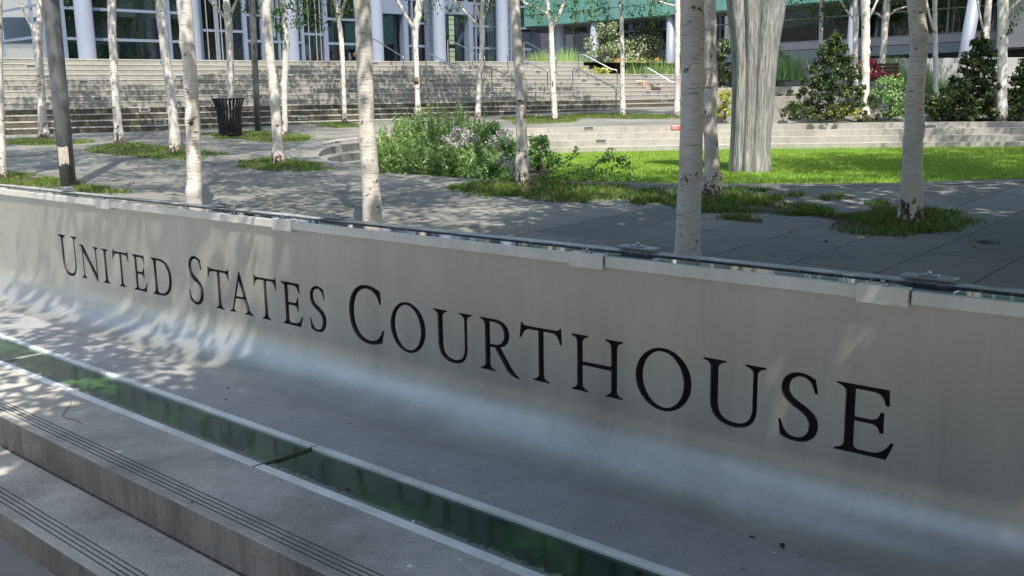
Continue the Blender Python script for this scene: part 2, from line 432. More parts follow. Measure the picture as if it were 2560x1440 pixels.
bmx = bmesh.new(); bmx.from_mesh(tiers.data); bmesh.ops.recalc_face_normals(bmx, faces=bmx.faces); bmx.to_mesh(tiers.data)
tiers_bvh = BVHTree.FromBMesh(bmx); bmx.free()
lawn_ring = [rows[i][-1] for i in range(NR)]
lm_, ln, lp = mat('lawn_soil'); 
_c = ramp(ln, noise_t(ln, coords(ln, 'World'), 3.0, 6, .7), [(.3, (.10, .20, .025)), (.7, (.22, .34, .05))]); L(ln, _c, lp.inputs['Base Color']); lp.inputs['Roughness'].default_value = .9
b = MB(); b.add([(p.x, p.y, LAWNZ) for p in lawn_ring] + [(cen.x, cen.y, LAWNZ)], [(i, (i + 1) % NR, NR) for i in range(NR)])
tag(b.build('lawn_ground', lm_), kind='structure')
ring2 = np.array([(p.x, p.y) for p in lawn_ring])
def inside(P, poly):
    x, y = P[:, 0], P[:, 1]; c = np.zeros(len(P), bool); n = len(poly); j = n - 1
    for i in range(n):
        xi, yi = poly[i]; xj, yj = poly[j]
        c ^= ((yi > y) != (yj > y)) & (x < (xj - xi) * (y - yi) / (yj - yi + 1e-12) + xi); j = i
    return c
P = np.stack([RNG.uniform(-4, 14, 420000), RNG.uniform(12, 24, 420000)], 1)
P = P[inside(P, ring2)]; P = P[P[:, 0] < P[:, 1] * .56]
dens = np.array([.6 + .4 * noise.noise(Vector((x * 1.5, y * 1.5, 0))) for x, y in P]); P = P[RNG.random(len(P)) < np.clip(dens + .2, .3, 1)]
P3 = np.c_[P, np.full(len(P), LAWNZ)]
tag(blades('lawn_grass', P3, M_LAWNB, .036, .006, 3, 1.2), 'short bright green turf filling the sunken round lawn', 'grass', kind='stuff')

# ============================================================ SIGN WALL
ZCAP = .735; ZP = .672; ZS = -.19; ZF = -.58; RHO = .375
GL = {
 'I': ["M0,0 L33,0 L33,2.5 Q23.5,4 22,12 L22,88 Q23.5,96 33,97.5 L33,100 L0,100 L0,97.5 Q9.5,96 11,88 L11,12 Q9.5,4 0,2.5 Z"],
 'H': ["M0,0 L33,0 L33,2.5 Q23.5,4 22,12 L22,47 L78,47 L78,12 Q76.5,4 67,2.5 L67,0 L100,0 L100,2.5 Q90.5,4 89,12 L89,88 Q90.5,96 100,97.5 L100,100 L67,100 L67,97.5 Q76.5,96 78,88 L78,53.5 L22,53.5 L22,88 Q23.5,96 33,97.5 L33,100 L0,100 L0,97.5 Q9.5,96 11,88 L11,12 Q9.5,4 0,2.5 Z"],
 'T': ["M28,0 L62,0 L62,2.5 Q52,4 50.5,12 L50.5,93.5 L70,93.5 Q80,92.5 84.5,75 L88.5,75 L87.5,104 L84.5,104 Q83,99.5 77,99 L13,99 Q7,99.5 5,104 L2,104 L-1,76 L3,76 Q8,92.5 19,93.5 L39.5,93.5 L39.5,12 Q38,4 28,2.5 Z"],
 'E': ["M0,0 L60,0 L68,25 L64,25 Q58,7.5 43,6 L29,6 Q22,6.5 22,15 L22,47.5 L42,47.5 Q50,47 51.5,36.5 L55.5,36.5 L55.5,66 L51.5,66 Q50,54.5 42,53.5 L22,53.5 L22,94 L43,94 Q54,93.5 57,77 L61,77 L60,100 L0,100 L0,97.5 Q9.5,96 11,88 L11,12 Q9.5,4 0,2.5 Z"],
 'D': ["M0,0 L38,0 C68,0 86,20 86,51 C86,82 66,100 36,100 L0,100 L0,97.5 Q9.5,96 11,88 L11,12 Q9.5,4 0,2.5 Z", "M22,15 Q22,6 33,5.5 C60,5 74.5,22 74.5,50 C74.5,78 58,94.5 34,94.5 L22,94.5 Z"],
 'N': ["M0,0 L27,0 L27,2.5 Q17.5,4 16.5,12 L16.5,80 L82,-3 L86,-3 L86,88 Q87,96 97,97.5 L97,100 L70,100 L70,97.5 Q80,96 81,88 L81,22 L19,100 L-2,100 L-2,97.5 Q7,97 11.5,90 L11.5,12 Q10,4 0,2.5 Z"],
 'A': ["M-2,0 L24,0 L24,2.5 Q15,3.5 17,11 L26,36 L59,36 L68,12 Q71,3.5 60,2.5 L60,0 L94,0 L94,2.5 Q85,4 81,12 L47,103 L43,103 L11,12 Q8,4 -2,2.5 Z", "M28.2,41.5 L42,81 L56.8,41.5 Z"],
 'C': ["M80,95 Q62,102.5 47,102.5 C18,102.5 0,80 0,50 C0,20 18,-2.5 48,-2.5 Q66,-2.5 81,4 L86,26 L82.5,27 Q75,5 52,3.8 C26,3.8 12.5,24 12.5,51 C12.5,77 26,96.5 47,96.5 Q70,96 77.5,72 L81.5,72 Z"],
 'U': ["M11,88 L11,36 C11,10 24,-2.5 45,-2.5 C66,-2.5 77,10 77,34 L77,88 Q78.5,96 88,97.5 L88,100 L60,100 L60,97.5 Q70,96 71,88 L71,34 C71,14 63,4.5 48,4.5 C31,4.5 22,14 22,35 L22,88 Q23.5,96 33,97.5 L33,100 L0,100 L0,97.5 Q9.5,96 11,88 Z"],
 'R': ["M0,0 L33,0 L33,2.5 Q23.5,4 22,12 L22,46 L33,46 L58,8 Q66,-3 84,-5 L86,-2 Q77,2 69,13 L45,48 C58,52 65,61 65,73.5 C65,90 54,100 33,100 L0,100 L0,97.5 Q9.5,96 11,88 L11,12 Q9.5,4 0,2.5 Z", "M22,51.5 L33,51.5 C47,51.5 53.5,60 53.5,73 C53.5,86 46,94.5 32,94.5 L22,94.5 Z"],
 'S': ["M51,96 Q40,102.5 29,102.5 C13,102.5 2.5,91 2.5,77 C2.5,62 11,55.5 25,48 C38,41 44,35 44,24 C44,12 36,3.5 25,3.5 C14,3.5 6,11 3,27 L-.8,27 L2,3.5 Q12,-2.5 25,-2.5 C44,-2.5 56.5,9 56.5,26 C56.5,41 48,48 33,56 C20,63 14,68 14,79 C14,90 21,97 31,97 C41,97 47.5,89 50.5,75 L54.5,75 Z"],
 'O': None }
def parse(d):
    tok = d.replace('Z', '').split(); pts = []; i = 0
    seq = []
    for t in tok:
        if t[0] in 'MLQC': seq.append([t[0], tuple(float(x) for x in t[1:].split(','))])
        else: seq[-1].append(tuple(float(x) for x in t.split(',')))
    cur = None
    for c in seq:
        if c[0] in 'ML': pts.append(c[1]); cur = c[1]
        elif c[0] == 'Q':
            p0, p1, p2 = cur, c[1], c[2]
            for k in range(1, 6):
                t = k / 5; pts.append(tuple((1 - t) ** 2 * p0[j] + 2 * t * (1 - t) * p1[j] + t * t * p2[j] for j in (0, 1)))
            cur = p2
        else:
            p0, p1, p2, p3 = cur, c[1], c[2], c[3]
            for k in range(1, 13):
                t = k / 12; pts.append(tuple((1 - t) ** 3 * p0[j] + 3 * t * (1 - t) ** 2 * p1[j] + 3 * t * t * (1 - t) * p2[j] + t ** 3 * p3[j] for j in (0, 1)))
            cur = p3
    out = [pts[0]]
    for q in pts[1:]:
        if math.hypot(q[0] - out[-1][0], q[1] - out[-1][1]) > .2: out.append(q)
    if math.hypot(out[0][0] - out[-1][0], out[0][1] - out[-1][1]) < .2: out.pop()
    return out
def glyph(c):
    if c == 'O':
        o1 = []; o2 = []
        for k in range(48):
            a = 2 * math.pi * k / 48
            o1.append((47 + 47 * math.cos(a), 50 + 52.5 * math.sin(a)))
            x, y = 34.5 * math.cos(a), 47 * math.sin(a); r_ = R(5)
            o2.append((47 + x * math.cos(r_) - y * math.sin(r_), 50 + x * math.sin(r_) + y * math.cos(r_)))
        return [o1, o2]
    return [parse(d) for d in GL[c]]
def fatten(pts, d, hole):
    ar = sum(pts[i - 1][0] * pts[i][1] - pts[i][0] * pts[i - 1][1] for i in range(len(pts)))
    sg = (1 if ar > 0 else -1) * (-1 if hole else 1); out = []; n = len(pts)
    for i in range(n):
        a, b_, c = Vector(pts[i - 1]), Vector(pts[i]), Vector(pts[(i + 1) % n])
        n1 = (b_ - a).normalized(); n2 = (c - b_).normalized(); n1 = Vector((n1.y, -n1.x)); n2 = Vector((n2.y, -n2.x)); m_ = n1 + n2
        if m_.length < .3: m_ = n1
        m_.normalize(); k = min(1.5, 1 / max(.4, m_.dot(n1))); q = b_ + m_ * d * sg * k; out.append((q.x, q.y))
    return out
# letter, height of the capital, s extents on the wall
TXT = [('U', 1, 1.477, 1.918), ('N', 0, 1.965, 2.392), ('I', 0, 2.462, 2.61), ('T', 0, 2.70, 3.035), ('E', 0, 3.115, 3.385), ('D', 0, 3.485, 3.856),
       ('S', 1, 4.16, 4.41), ('T', 0, 4.495, 4.845), ('A', 0, 4.828, 5.192), ('T', 0, 5.218, 5.555), ('E', 0, 5.622, 5.905), ('S', 0, 5.998, 6.21),
       ('C', 1, 6.502, 6.905), ('O', 0, 6.98, 7.358), ('U', 0, 7.44, 7.823), ('R', 0, 7.898, 8.25), ('T', 0, 8.255, 8.61), ('H', 0, 8.687, 9.079),
       ('O', 0, 9.17, 9.555), ('U', 0, 9.627, 10.013), ('S', 0, 10.09, 10.315), ('E', 0, 10.405, 10.71)]
S0, S1 = -16.0, 17.0; TH = .024; ZBASE = -.139
glyphs = []
for c, big, sa, sb in TXT:
    pl = [fatten(q, .25, i > 0) for i, q in enumerate(glyph(c))]; xs = [p[0] for q in pl for p in q]; x0, x1 = min(xs), max(xs)
    H = .436 if big else .361
    glyphs.append([[(sa + (x - x0) / (x1 - x0) * (sb - sa), ZBASE + y / 100 * H) for x, y in q] for q in pl])
wall = empty('sign_wall', W(7, 0, ZF), 'curved brushed steel wall with United States Courthouse cut into it', 'sign wall')
outl = [[(S0, ZS), (S1, ZS), (S1, ZP), (S0, ZP)]] + [q for gl in glyphs for q in gl]
pm = curve_mesh(outl, TH / 2)
bm = bmesh.new(); bm.from_mesh(pm)
for v in bm.verts: v.co = W(v.co.x, -TH / 2 + v.co.z, v.co.y)
bmesh.ops.remove_doubles(bm, verts=bm.verts, dist=1e-5)
for f in bm.faces:
    f.smooth = False
    if abs(f.normal.dot(WN)) < .5 and ZS + .005 < f.calc_center_median().z < ZP - .005: f.material_index = 1
# swept foot of the wall and the flat steel floor
prof = [(0, ZS), (0, ZS - .012)]
A0 = ZS - .012; hz = A0 - ZF
for k in range(1, 29):
    a = math.pi / 2 * k / 28; prof.append((RHO * (1 - math.cos(a)), A0 - hz * math.sin(a)))
ss = np.linspace(S0, S1, 67); prev = None
for s_ in ss:
    row = [bm.verts.new(W(s_, o_, z_)) for o_, z_ in prof]
    if prev:
        for k in range(len(prof) - 1):
            f = bm.faces.new((prev[k], prev[k + 1], row[k + 1], row[k])); f.smooth = True
    prev = row
bmesh.ops.recalc_face_normals(bm, faces=bm.faces)
bm.to_mesh(pm); bm.free(); mi_ = [p.material_index for p in pm.polygons]; pm.materials.clear(); pm.materials.append(M_STEEL); pm.materials.append(simple('cut_edge', (.42, .42, .43), .3, .9))
pm.polygons.foreach_set('material_index', mi_)
po = link(bpy.data.objects.new('steel_panel', pm)); setpar(po, wall, True)
b = MB(); b.quad(W(S0, RHO, ZF), W(S1, RHO, ZF), W(S1, .925, ZF + .002), W(S0, .925, ZF + .002)); b.build('floor_plate', M_STEELF, wall, world=True)
for (c, big, sa, sb), gl in zip(TXT, glyphs):
    lmsh = curve_mesh(gl, .004)
    bm = bmesh.new(); bm.from_mesh(lmsh)
    for v in bm.verts: v.co = W(v.co.x, -TH - .0041 + v.co.z, v.co.y)
    bmesh.ops.recalc_face_normals(bm, faces=bm.faces)
    bm.to_mesh(lmsh); bm.free(); lmsh.materials.clear(); lmsh.materials.append(M_BLACK)
    lo = link(bpy.data.objects.new('letter', lmsh)); setpar(lo, wall, True)
    lo['label'] = 'recessed black %s letter %s' % ('large capital' if big else 'small capital', c)
# cap, trough, back bar
CLIPS = [(-3.5, -3.25), (-.5, -.25), (2.534, 2.80), (5.608, 5.862), (8.704, 8.955), (10.497, 10.748), (13.6, 13.85)]
prevs = S0
for a, c in CLIPS + [(S1, S1)]:
    b = MB(); b.box(W, prevs, a, -.012, .030, ZP, ZCAP)
    if prevs > 0: b.box(W, prevs + .02, a, .0302, .0312, ZP + .036, ZP + .037)
    b.build('cap_rail', M_STEELCAP, wall, .002, True)
    if a < S1:
        b = MB(); b.box(W, a, c, -.016, .044, ZP - .018, ZCAP + .012); k = b.build('cap_clip', M_STEELCAP, wall, .003, True)
        b2 = MB(); m_ = (a + c) / 2; b2.box(W, m_ - .045, m_ + .025, -.006, .03, ZCAP + .0125, ZCAP + .022)
        b2.tube([W(m_ - .01, .012, ZCAP + .022), W(m_ - .01, .012, ZCAP + .036)], .011, 6); b2.build('bolt', M_RAIL, k, 0, False)
    prevs = c + .012
M_WATER, _nt, _p = mat('trough_water'); _p.inputs['Base Color'].default_value = (.30, .32, .32, 1); _p.inputs['Metallic'].default_value = 1; _p.inputs['Roughness'].default_value = .05
_p.inputs['IOR'].default_value = 1.6; _p.inputs['Specular IOR Level'].default_value = .9
b = MB(); b.quad(W(S0, -.172, ZCAP - .002), W(S1, -.172, ZCAP - .002), W(S1, -.012, ZCAP - .002), W(S0, -.012, ZCAP - .002)); b.build('water_trough', M_WATER, wall, 0, True)
m, nt_, p_ = mat('back_bar'); cc = coords(nt_, 'World', 0, (1, 1, 1)); f_ = noise_t(nt_, coords(nt_, 'World', math.atan2(-WD.y, WD.x), (8, 60, 60)), 1.0, 4, .7)
L(nt_, ramp(nt_, f_, [(.35, (.03, .032, .036)), (.55, (.08, .083, .09)), (.70, (.32, .33, .35))]), p_.inputs['Base Color']); p_.inputs['Roughness'].default_value = .35; p_.inputs['Metallic'].default_value = .6
M_BAR = m
M_LEDGE = simple('ledge_steel', (.42, .45, .45), .4, .5, 9, .45)
b = MB(); b.box(W, S0, S1, -.19, -.172, ZCAP - .02, ZCAP + .006); b.build('back_bar', M_BAR, wall, .004, True)
b = MB(); b.box(W, S0, S1, -.285, -.1905, -.5, ZCAP + .008); b.build('bar_ledge', M_LEDGE, wall, .006, True)
for m_ in (w_s(1583, 621, -.19)[0], w_s(2315, 692, -.19)[0], w_s(822, 541, -.19)[0], 4.4, 1.3):
    b = MB(); b.box(W, m_ - .13, m_ + .13, -.295, -.195, ZCAP + .0205, ZCAP + .034)
    b.box(W, m_ - .045, m_ + .045, -.27, -.215, ZCAP + .0342, ZCAP + .044); b.tube([W(m_, -.24, ZCAP + .044), W(m_, -.24, ZCAP + .062)], .012, 6)
    b.build('bar_clamp', M_RAIL, wall, .002, True)
b = MB(); b.box(W, S0, S1, -.2, -.026, -.6, ZCAP - .03); b.build('wall_core', M_RETAIN, wall, 0, True)
# ---- channel
chan = empty('drain_channel', W(7, 1.15, ZF), 'long narrow green glass channel framed by steel strips at the wall foot', 'channel')
mg, gn, gp = mat('algae_glass'); co = coords(gn, 'World'); a1 = noise_t(gn, co, 2.0, 7, .68, .3); a2 = noise_t(gn, co, 26, 5, .7)
gc = ramp(gn, a1, [(.3, (.004, .018, .009)), (.48, (.009, .036, .016)), (.6, (.024, .08, .02)), (.75, (.07, .14, .02))])
gc = mix(gn, ramp(gn, a2, [(.66, 0.0), (.72, .5)]), gc, (.09, .11, .09))
# grime creeping in from the outer edge
geo = N(gn, 'ShaderNodeNewGeometry'); dp = N(gn, 'ShaderNodeVectorMath', operation='DOT_PRODUCT'); dp.inputs[1].default_value = tuple(WN); L(gn, geo.outputs['Position'], dp.inputs[0])
off0 = WA.dot(WN); e1 = math_n(gn, 'SUBTRACT', dp.outputs['Value'], off0 + 1.27); e1 = math_n(gn, 'ADD', math_n(gn, 'MULTIPLY', e1, 9.0), math_n(gn, 'MULTIPLY', math_n(gn, 'SUBTRACT', a2, .5), 1.4))
em = ramp(gn, e1, [(.22, 0.0), (.42, .9)]); gc = mix(gn, em, gc, (.20, .21, .19))
L(gn, gc, gp.inputs['Base Color']); L(gn, math_n(gn, 'ADD', .13, math_n(gn, 'MULTIPLY', em, .6)), gp.inputs['Roughness']); L(gn, bump(gn, a2, .04, .002), gp.inputs['Normal'])
gp.inputs['Specular IOR Level'].default_value = .32
JS = [S0, -4.6, -.8, 3.18, 7.262, 11.35, 15.4, S1]
for i in range(len(JS) - 1):
    a, c = JS[i] + .008, JS[i + 1] - .008
    b = MB(); b.box(W, a, c, .987, 1.363, ZF - .04, ZF - .012); b.build('glass_panel', mg, chan, 0, True)
    b = MB(); b.box(W, a, c, .927, .985, ZF - .04, ZF + .006); b.build('edge_strip', M_STRIP, chan, .002, True)
    c2 = [a] + [x for x in (9.343,) if a < x < c] + [c]
    for x0, x1 in zip(c2, c2[1:]):
        b = MB(); b.box(W, x0 + .002, x1 - .002, 1.365, 1.432, ZF - .04, ZF + .006); b.build('edge_strip', M_STRIP, chan, .002, True)
    b = MB(); b.box(W, c + .001, c + .015, .94, 1.42, ZF - .05, ZF - .004 + (.006 if i != 2 else .002)); b.build('joint_bar', simple('joint', (.06, .06, .05), .8, 0, 40, .5) if i != 2 else simple('joint_pale', (.4, .4, .35), .8), chan, 0, True)
# ---- entrance steps below the channel
st = empty('entrance_steps', W(7, 2, -.9), 'broad grey concrete steps with grooved nosings along the front of the channel', 'steps')
def slab(o0, o1, zt, zb, grooves):
    b = MB(); b.cur = 3 if o0 > 2 else 0
    if o0 > 2: b.quad(W(S0, o0, zt + .003), W(S1, o0, zt + .003), W(S1, o0 + .022, zt), W(S0, o0 + .022, zt)); o0 += .022
    xs = [o0]
    for gr in grooves: xs += [gr - .0045, gr + .0045]
    xs.append(o1 - .012)
    for i in range(len(xs) - 1):
        dz = -.008 if i % 2 == 1 else 0
        b.cur = 2 if dz else 0
        b.quad(W(S0, xs[i], zt + dz), W(S1, xs[i], zt + dz), W(S1, xs[i + 1], zt + dz), W(S0, xs[i + 1], zt + dz))
        if dz:
            b.cur = 2; b.quad(W(S0, xs[i], zt), W(S1, xs[i], zt), W(S1, xs[i], zt + dz), W(S0, xs[i], zt + dz)); b.quad(W(S0, xs[i + 1], zt + dz), W(S1, xs[i + 1], zt + dz), W(S1, xs[i + 1], zt), W(S0, xs[i + 1], zt))
    b.cur = 0; b.quad(W(S0, o1 - .012, zt), W(S1, o1 - .012, zt), W(S1, o1 - .003, zt - .004), W(S0, o1 - .003, zt - .004))
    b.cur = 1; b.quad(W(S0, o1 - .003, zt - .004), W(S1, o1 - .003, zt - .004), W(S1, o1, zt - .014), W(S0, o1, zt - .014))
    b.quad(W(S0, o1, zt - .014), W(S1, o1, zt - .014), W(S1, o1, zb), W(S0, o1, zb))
    return b
g1 = [1.86, 1.893, 1.926, 1.959]
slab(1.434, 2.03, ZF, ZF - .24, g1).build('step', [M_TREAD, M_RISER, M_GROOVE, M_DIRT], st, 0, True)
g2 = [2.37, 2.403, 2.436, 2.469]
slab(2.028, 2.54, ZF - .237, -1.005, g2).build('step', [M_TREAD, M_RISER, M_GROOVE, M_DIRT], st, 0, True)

# ============================================================ COURTHOUSE STAIRS
ZTOP = 3.25; RIS = .172; NK = 13
UB = [-6, 0, 6.9, 11.3, 17.2, 22, 27.6, 31.1, 45]; VB = [36, 31.6, 28.4, 26.9, 26.1, 25.5, 25.3, 25.2, 25.2]
UT = [-6, 0, 7.7, 11.4, 16.9, 21.4, 29, 45]; VT = [37, 34.2, 33.2, 32.9, 32.2, 31.2, 28.95, 28.6]
us = np.linspace(-6, 43, 99)
def smoothc(U, V):
    y = np.interp(us, U, V); k = np.ones(9) / 9; yp = np.pad(y, 4, mode='edge'); return np.convolve(yp, k, mode='valid')
vt = smoothc(UT, VT); vb = smoothc(UB, VB)
b = MB()
def edge(k, i): return vt[i] + (vb[i] - vt[i]) * k / (NK - .5)
# joints: treads and risers
for i in range(len(us) - 1):
    u0, u1 = us[i], us[i + 1]
    b.cur = 2; b.quad(Fp(u0, vt[i], ZTOP), Fp(u1, vt[i + 1], ZTOP), Fp(u1, 48, ZTOP), Fp(u0, 48, ZTOP))
    for k in range(NK + 1):
        z = ZTOP - RIS * k
        if u0 > 29.2 and k < 3: continue
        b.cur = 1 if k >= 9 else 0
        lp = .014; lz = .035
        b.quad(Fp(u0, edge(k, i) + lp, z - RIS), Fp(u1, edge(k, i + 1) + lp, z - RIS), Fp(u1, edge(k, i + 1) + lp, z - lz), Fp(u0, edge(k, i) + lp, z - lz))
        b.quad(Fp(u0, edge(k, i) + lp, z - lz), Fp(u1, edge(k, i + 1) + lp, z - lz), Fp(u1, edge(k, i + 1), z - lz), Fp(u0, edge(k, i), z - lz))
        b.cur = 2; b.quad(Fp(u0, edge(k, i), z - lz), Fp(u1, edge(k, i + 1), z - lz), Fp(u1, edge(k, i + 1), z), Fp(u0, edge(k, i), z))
        b.cur = 2
        if k < NK: b.quad(Fp(u0, edge(k + 1, i), z - RIS), Fp(u1, edge(k + 1, i + 1), z - RIS), Fp(u1, edge(k, i + 1) + .014, z - RIS), Fp(u0, edge(k, i) + .014, z - RIS))
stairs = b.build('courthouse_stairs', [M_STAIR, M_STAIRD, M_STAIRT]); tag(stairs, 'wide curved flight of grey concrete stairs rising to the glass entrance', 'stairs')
bmx = bmesh.new(); bmx.from_mesh(stairs.data); bmesh.ops.recalc_face_normals(bmx, faces=bmx.faces); stairs_bvh = BVHTree.FromBMesh(bmx); bmx.free()
def hit(bvh, px, py):
    r = ray(px, py); l, n, i, d = bvh.ray_cast(EYEP, r, 200)
    if n is not None and n.dot(r) > 0: n = -n
    return l, n
# planted bed on the right of the top steps
b = MB(); zb_ = ZTOP - RIS * 3
b.box(Fp, 29.2, 33.5, 28.5, 34, zb_ - .02, zb_ + .02); tag(b.build('planting_bed', M_SOIL), kind='structure')

# step lights
lf = simple('light_frame', (.55, .57, .6), .4, .6); lg = simple('light_louvre', (.16, .165, .17), .5, .3)
proto = None
SLP = [(76, 158), (58 * 2, 185), (209, 210), (242, 240), (361, 270), (400, 303), (447, 185), (408, 160), (556, 209), (594, 235), (697, 163), (728, 186), (723, 261), (757, 290),
       (842, 205), (876, 229), (938, 163), (965, 184), (1080, 202), (1114, 224), (1003, 253), (1044, 280), (1136, 163), (1171, 182), (1243, 245), (1280, 270), (1316, 163), (1345, 181), (1282, 200), (1325, 220),
       (1460, 196), (1494, 215), (1447, 239), (1486, 260), (1614, 193), (1646, 211), (1620, 233), (1660, 252)]
SLA = [(1472, 321), (1502, 353), (2326, 316), (842, 361)]
rowname = ['highest', 'second', 'third', 'fourth', 'fifth', 'sixth', 'seventh', 'eighth', 'ninth', 'tenth', 'eleventh', 'twelfth', 'thirteenth', 'lowest']
used = {}
for (px, py), bvh, kind in [(q, stairs_bvh, 0) for q in SLP] + [(q, tiers_bvh, 1) for q in SLA]:
    l, n = None, None
    for dy in (0, 1, -1, 2, -2, 3, -3, 4, -4):
        l, n = hit(bvh, px, py + dy)
        if l is not None and abs(n.z) < .3: break
    if l is None or abs(n.z) > .3: continue
    # centre on the riser
    if kind == 0:
        k = int((ZTOP - l.z) / RIS); zc = ZTOP - RIS * (k + .5)
    else: zc = l.z
    ang = math.atan2(n.y, n.x) + R(90)
    if proto is None:
        proto = empty('step_light', (0, 0, 0), '', 'step light', 'louvred lights set into the stair risers')
        fb = MB(); w2, h2 = .15, .05
        for x0, x1, z0, z1 in ((-w2, w2, h2 - .014, h2), (-w2, w2, -h2, -h2 + .014), (-w2, -w2 + .03, -h2 + .014, h2 - .014), (w2 - .03, w2, -h2 + .014, h2 - .014)): fb.bx(x0, x1, -.008, .02, z0, z1)
        fb.build('frame', lf, proto)
        gb = MB(); gb.bx(-w2 + .03, w2 - .03, .001, .018, -h2 + .014, h2 - .014)
        for q in range(4): gb.bx(-w2 + .031, w2 - .031, -.006, .0009, -h2 + .018 + q * .018, -h2 + .026 + q * .018)
        gb.build('louvre', lg, proto)
        t = proto
    else: t = copy_tree(proto)
    t.location = (l.x, l.y, zc); t.rotation_euler = (0, 0, ang)
    if kind == 0:
        tag(t, 'step light in the %s riser from the top' % rowname[min(k, 13)], 'step light', 'louvred lights set into the stair risers')
        used.setdefault(k, []).append((px, t))
    else:
        tag(t, {1472: 'step light in the upper tier behind the trailing rose', 1502: 'lower step light of the two above the trailing rose', 2326: 'step light in the top tier beside the trunk right of the sculpture', 842: 'step light in the short curved step left of the flower bed'}[px], 'step light', 'louvred lights set into the lawn tiers')
ordn = ['leftmost', 'second from the left', 'third from the left', 'fourth from the left', 'fifth from the left', 'sixth from the left', 'seventh from the left', 'eighth from the left']
for k, lst in used.items():
    lst.sort(key=lambda q: q[0])
    for i, (px, t) in enumerate(lst):
        t['label'] = ('step light, %s in the %s stair riser from the top' % (ordn[min(i, 7)], rowname[min(k, 13)])) if len(lst) > 1 else 'the only step light in the %s stair riser from the top' % rowname[min(k, 13)]

# handrails: (upper top, upper base, lower top, lower base)
HR = [((1065, 135), (1066, 193), (1163, 178), (1165, 235), 'handrail in front of the second column from the right portal'),
      ((1270, 137), (1270, 187), (1367, 174), (1369, 230), 'handrail behind the birch in the middle of the stairs'),
      ((1228, 174), (1230, 237), (1338, 222), (1340, 287), 'lowest handrail, reaching the plaza in the middle of the stairs'),
      ((1446, 137), (1446, 186), (1542, 175), (1543, 232), 'handrail climbing in front of the white-tipped shrubs'),
      ((1432, 172), (1432, 231), (1538, 217), (1540, 277), 'handrail reaching the plaza below the pale hostas'),
      ((1607, 170), (1606, 225), (1690, 207), (1692, 262), 'rightmost handrail, beside the cardboard'),
      ((1119, 100), None, (1209, 142), (1213, 191), 'top handrail ending before the striped yellow doorway'),
      ((930, 99), None, (1006, 140), (1010, 191), 'top handrail farthest left, beside the thick birch trunk'),
      ((1310, 106), None, (1389, 143), (1391, 181), 'top handrail ending at the rightmost slim birch')]
for ut, ub, lt, lb, lab in HR:
    l, n = hit(stairs_bvh, *lb)
    if l is None or l.z < pz(l.x, l.y): l = onp(*lb)
    ltp = aty(lt[0], lt[1], l.y); ltp = Vector((l.x, l.y, ltp.z))
    if ub:
        u_, n = hit(stairs_bvh, *ub)
    if not ub or u_ is None:
        q = aty(ut[0], ut[1], l.y + 2.6); u_ = Vector((q.x, q.y, ZTOP)); utp = q
    else: q = aty(ut[0], ut[1], u_.y); utp = Vector((u_.x, u_.y, q.z))
    r_ = empty('handrail', l, 'steel ' + lab, 'handrail', 'steel handrails on the courthouse stairs')
    dh = Vector((ltp.x - utp.x, ltp.y - utp.y, 0)).normalized() * .22; zz = Vector((0, 0, .07))
    b = MB(); b.tube([u_ - Vector((0, 0, .05)), utp - zz, utp + dh * .2, utp + dh, ltp - dh + Vector((0, 0, .03)), ltp - dh * .2 + Vector((0, 0, 0)), ltp - zz, l - Vector((0, 0, .05))], .022, 8)
    b.build('rail', M_RAIL, r_, 0, True)
    for q in (u_, l):
        b = MB(); b.lathe([(0, .018), (.05, .018), (.055, 0)], 12, (q.x, q.y, q.z)); b.build('base_flange', M_RAIL, r_, 0, True)

# ============================================================ COURTHOUSE
M_FRAME = simple('pale_aluminium', (.14, .18, .26), .4, .15)
M_COLM = simple('painted_column', (.20, .235, .31), .45, 0, .6, .04)
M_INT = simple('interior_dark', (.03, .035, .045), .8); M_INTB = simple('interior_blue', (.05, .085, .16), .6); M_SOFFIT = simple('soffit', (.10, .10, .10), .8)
M_COPPER, _n, _p = mat('patinated_copper'); _c = coords(_n, 'World', 0, (1, 1, 1)); _f = noise_t(_n, _c, 1.2, 6, .6); _cs = noise_t(_n, coords(_n, 'World', 0, (3, 3, .3)), 1, 4)
L(_n, mix(_n, .4, ramp(_n, _f, [(.3, (.06, .19, .17)), (.7, (.10, .26, .23))]), ramp(_n, _cs, [(.3, (.04, .14, .125)), (.7, (.14, .32, .28))])), _p.inputs['Base Color']); _p.inputs['Roughness'].default_value = .55
M_PANEL = simple('grey_panel', (.30, .30, .33), .5, .3, .8, .08); M_PANEL2 = simple('blue_grey_panel', (.17, .22, .25), .5, .3, .8, .1)
M_STONE = simple('pale_stone', (.46, .44, .43), .7, 0, 1.5, .1)
def glassmat(name, tint=(.55, .65, .7), refl=.35):
    m = bpy.data.materials.new(name); m.use_nodes = True; nt = m.node_tree; nt.nodes.clear()
    out = N(nt, 'ShaderNodeOutputMaterial'); tr = N(nt, 'ShaderNodeBsdfTransparent'); gl = N(nt, 'ShaderNodeBsdfGlossy'); gl.inputs['Roughness'].default_value = .015
    tr.inputs[0].default_value = (*tint, 1); gl.inputs[0].default_value = (.9, .95, 1, 1); lw = N(nt, 'ShaderNodeLayerWeight'); lw.inputs[0].default_value = .35
    f = math_n(nt, 'ADD', math_n(nt, 'MULTIPLY', lw.outputs['Fresnel'], .8), refl); ms = N(nt, 'ShaderNodeMixShader'); L(nt, f, ms.inputs[0]); L(nt, tr.outputs[0], ms.inputs[1]); L(nt, gl.outputs[0], ms.inputs[2])
    L(nt, ms.outputs[0], out.inputs[0]); return m
M_GLASS = glassmat('window_glass', (.5, .6, .68), .10); M_GLASSR = glassmat('reflective_glass', (.35, .45, .5), .5)
VG = 37.5; VC = 36.0
P0g = Fp(0, VG, 0)
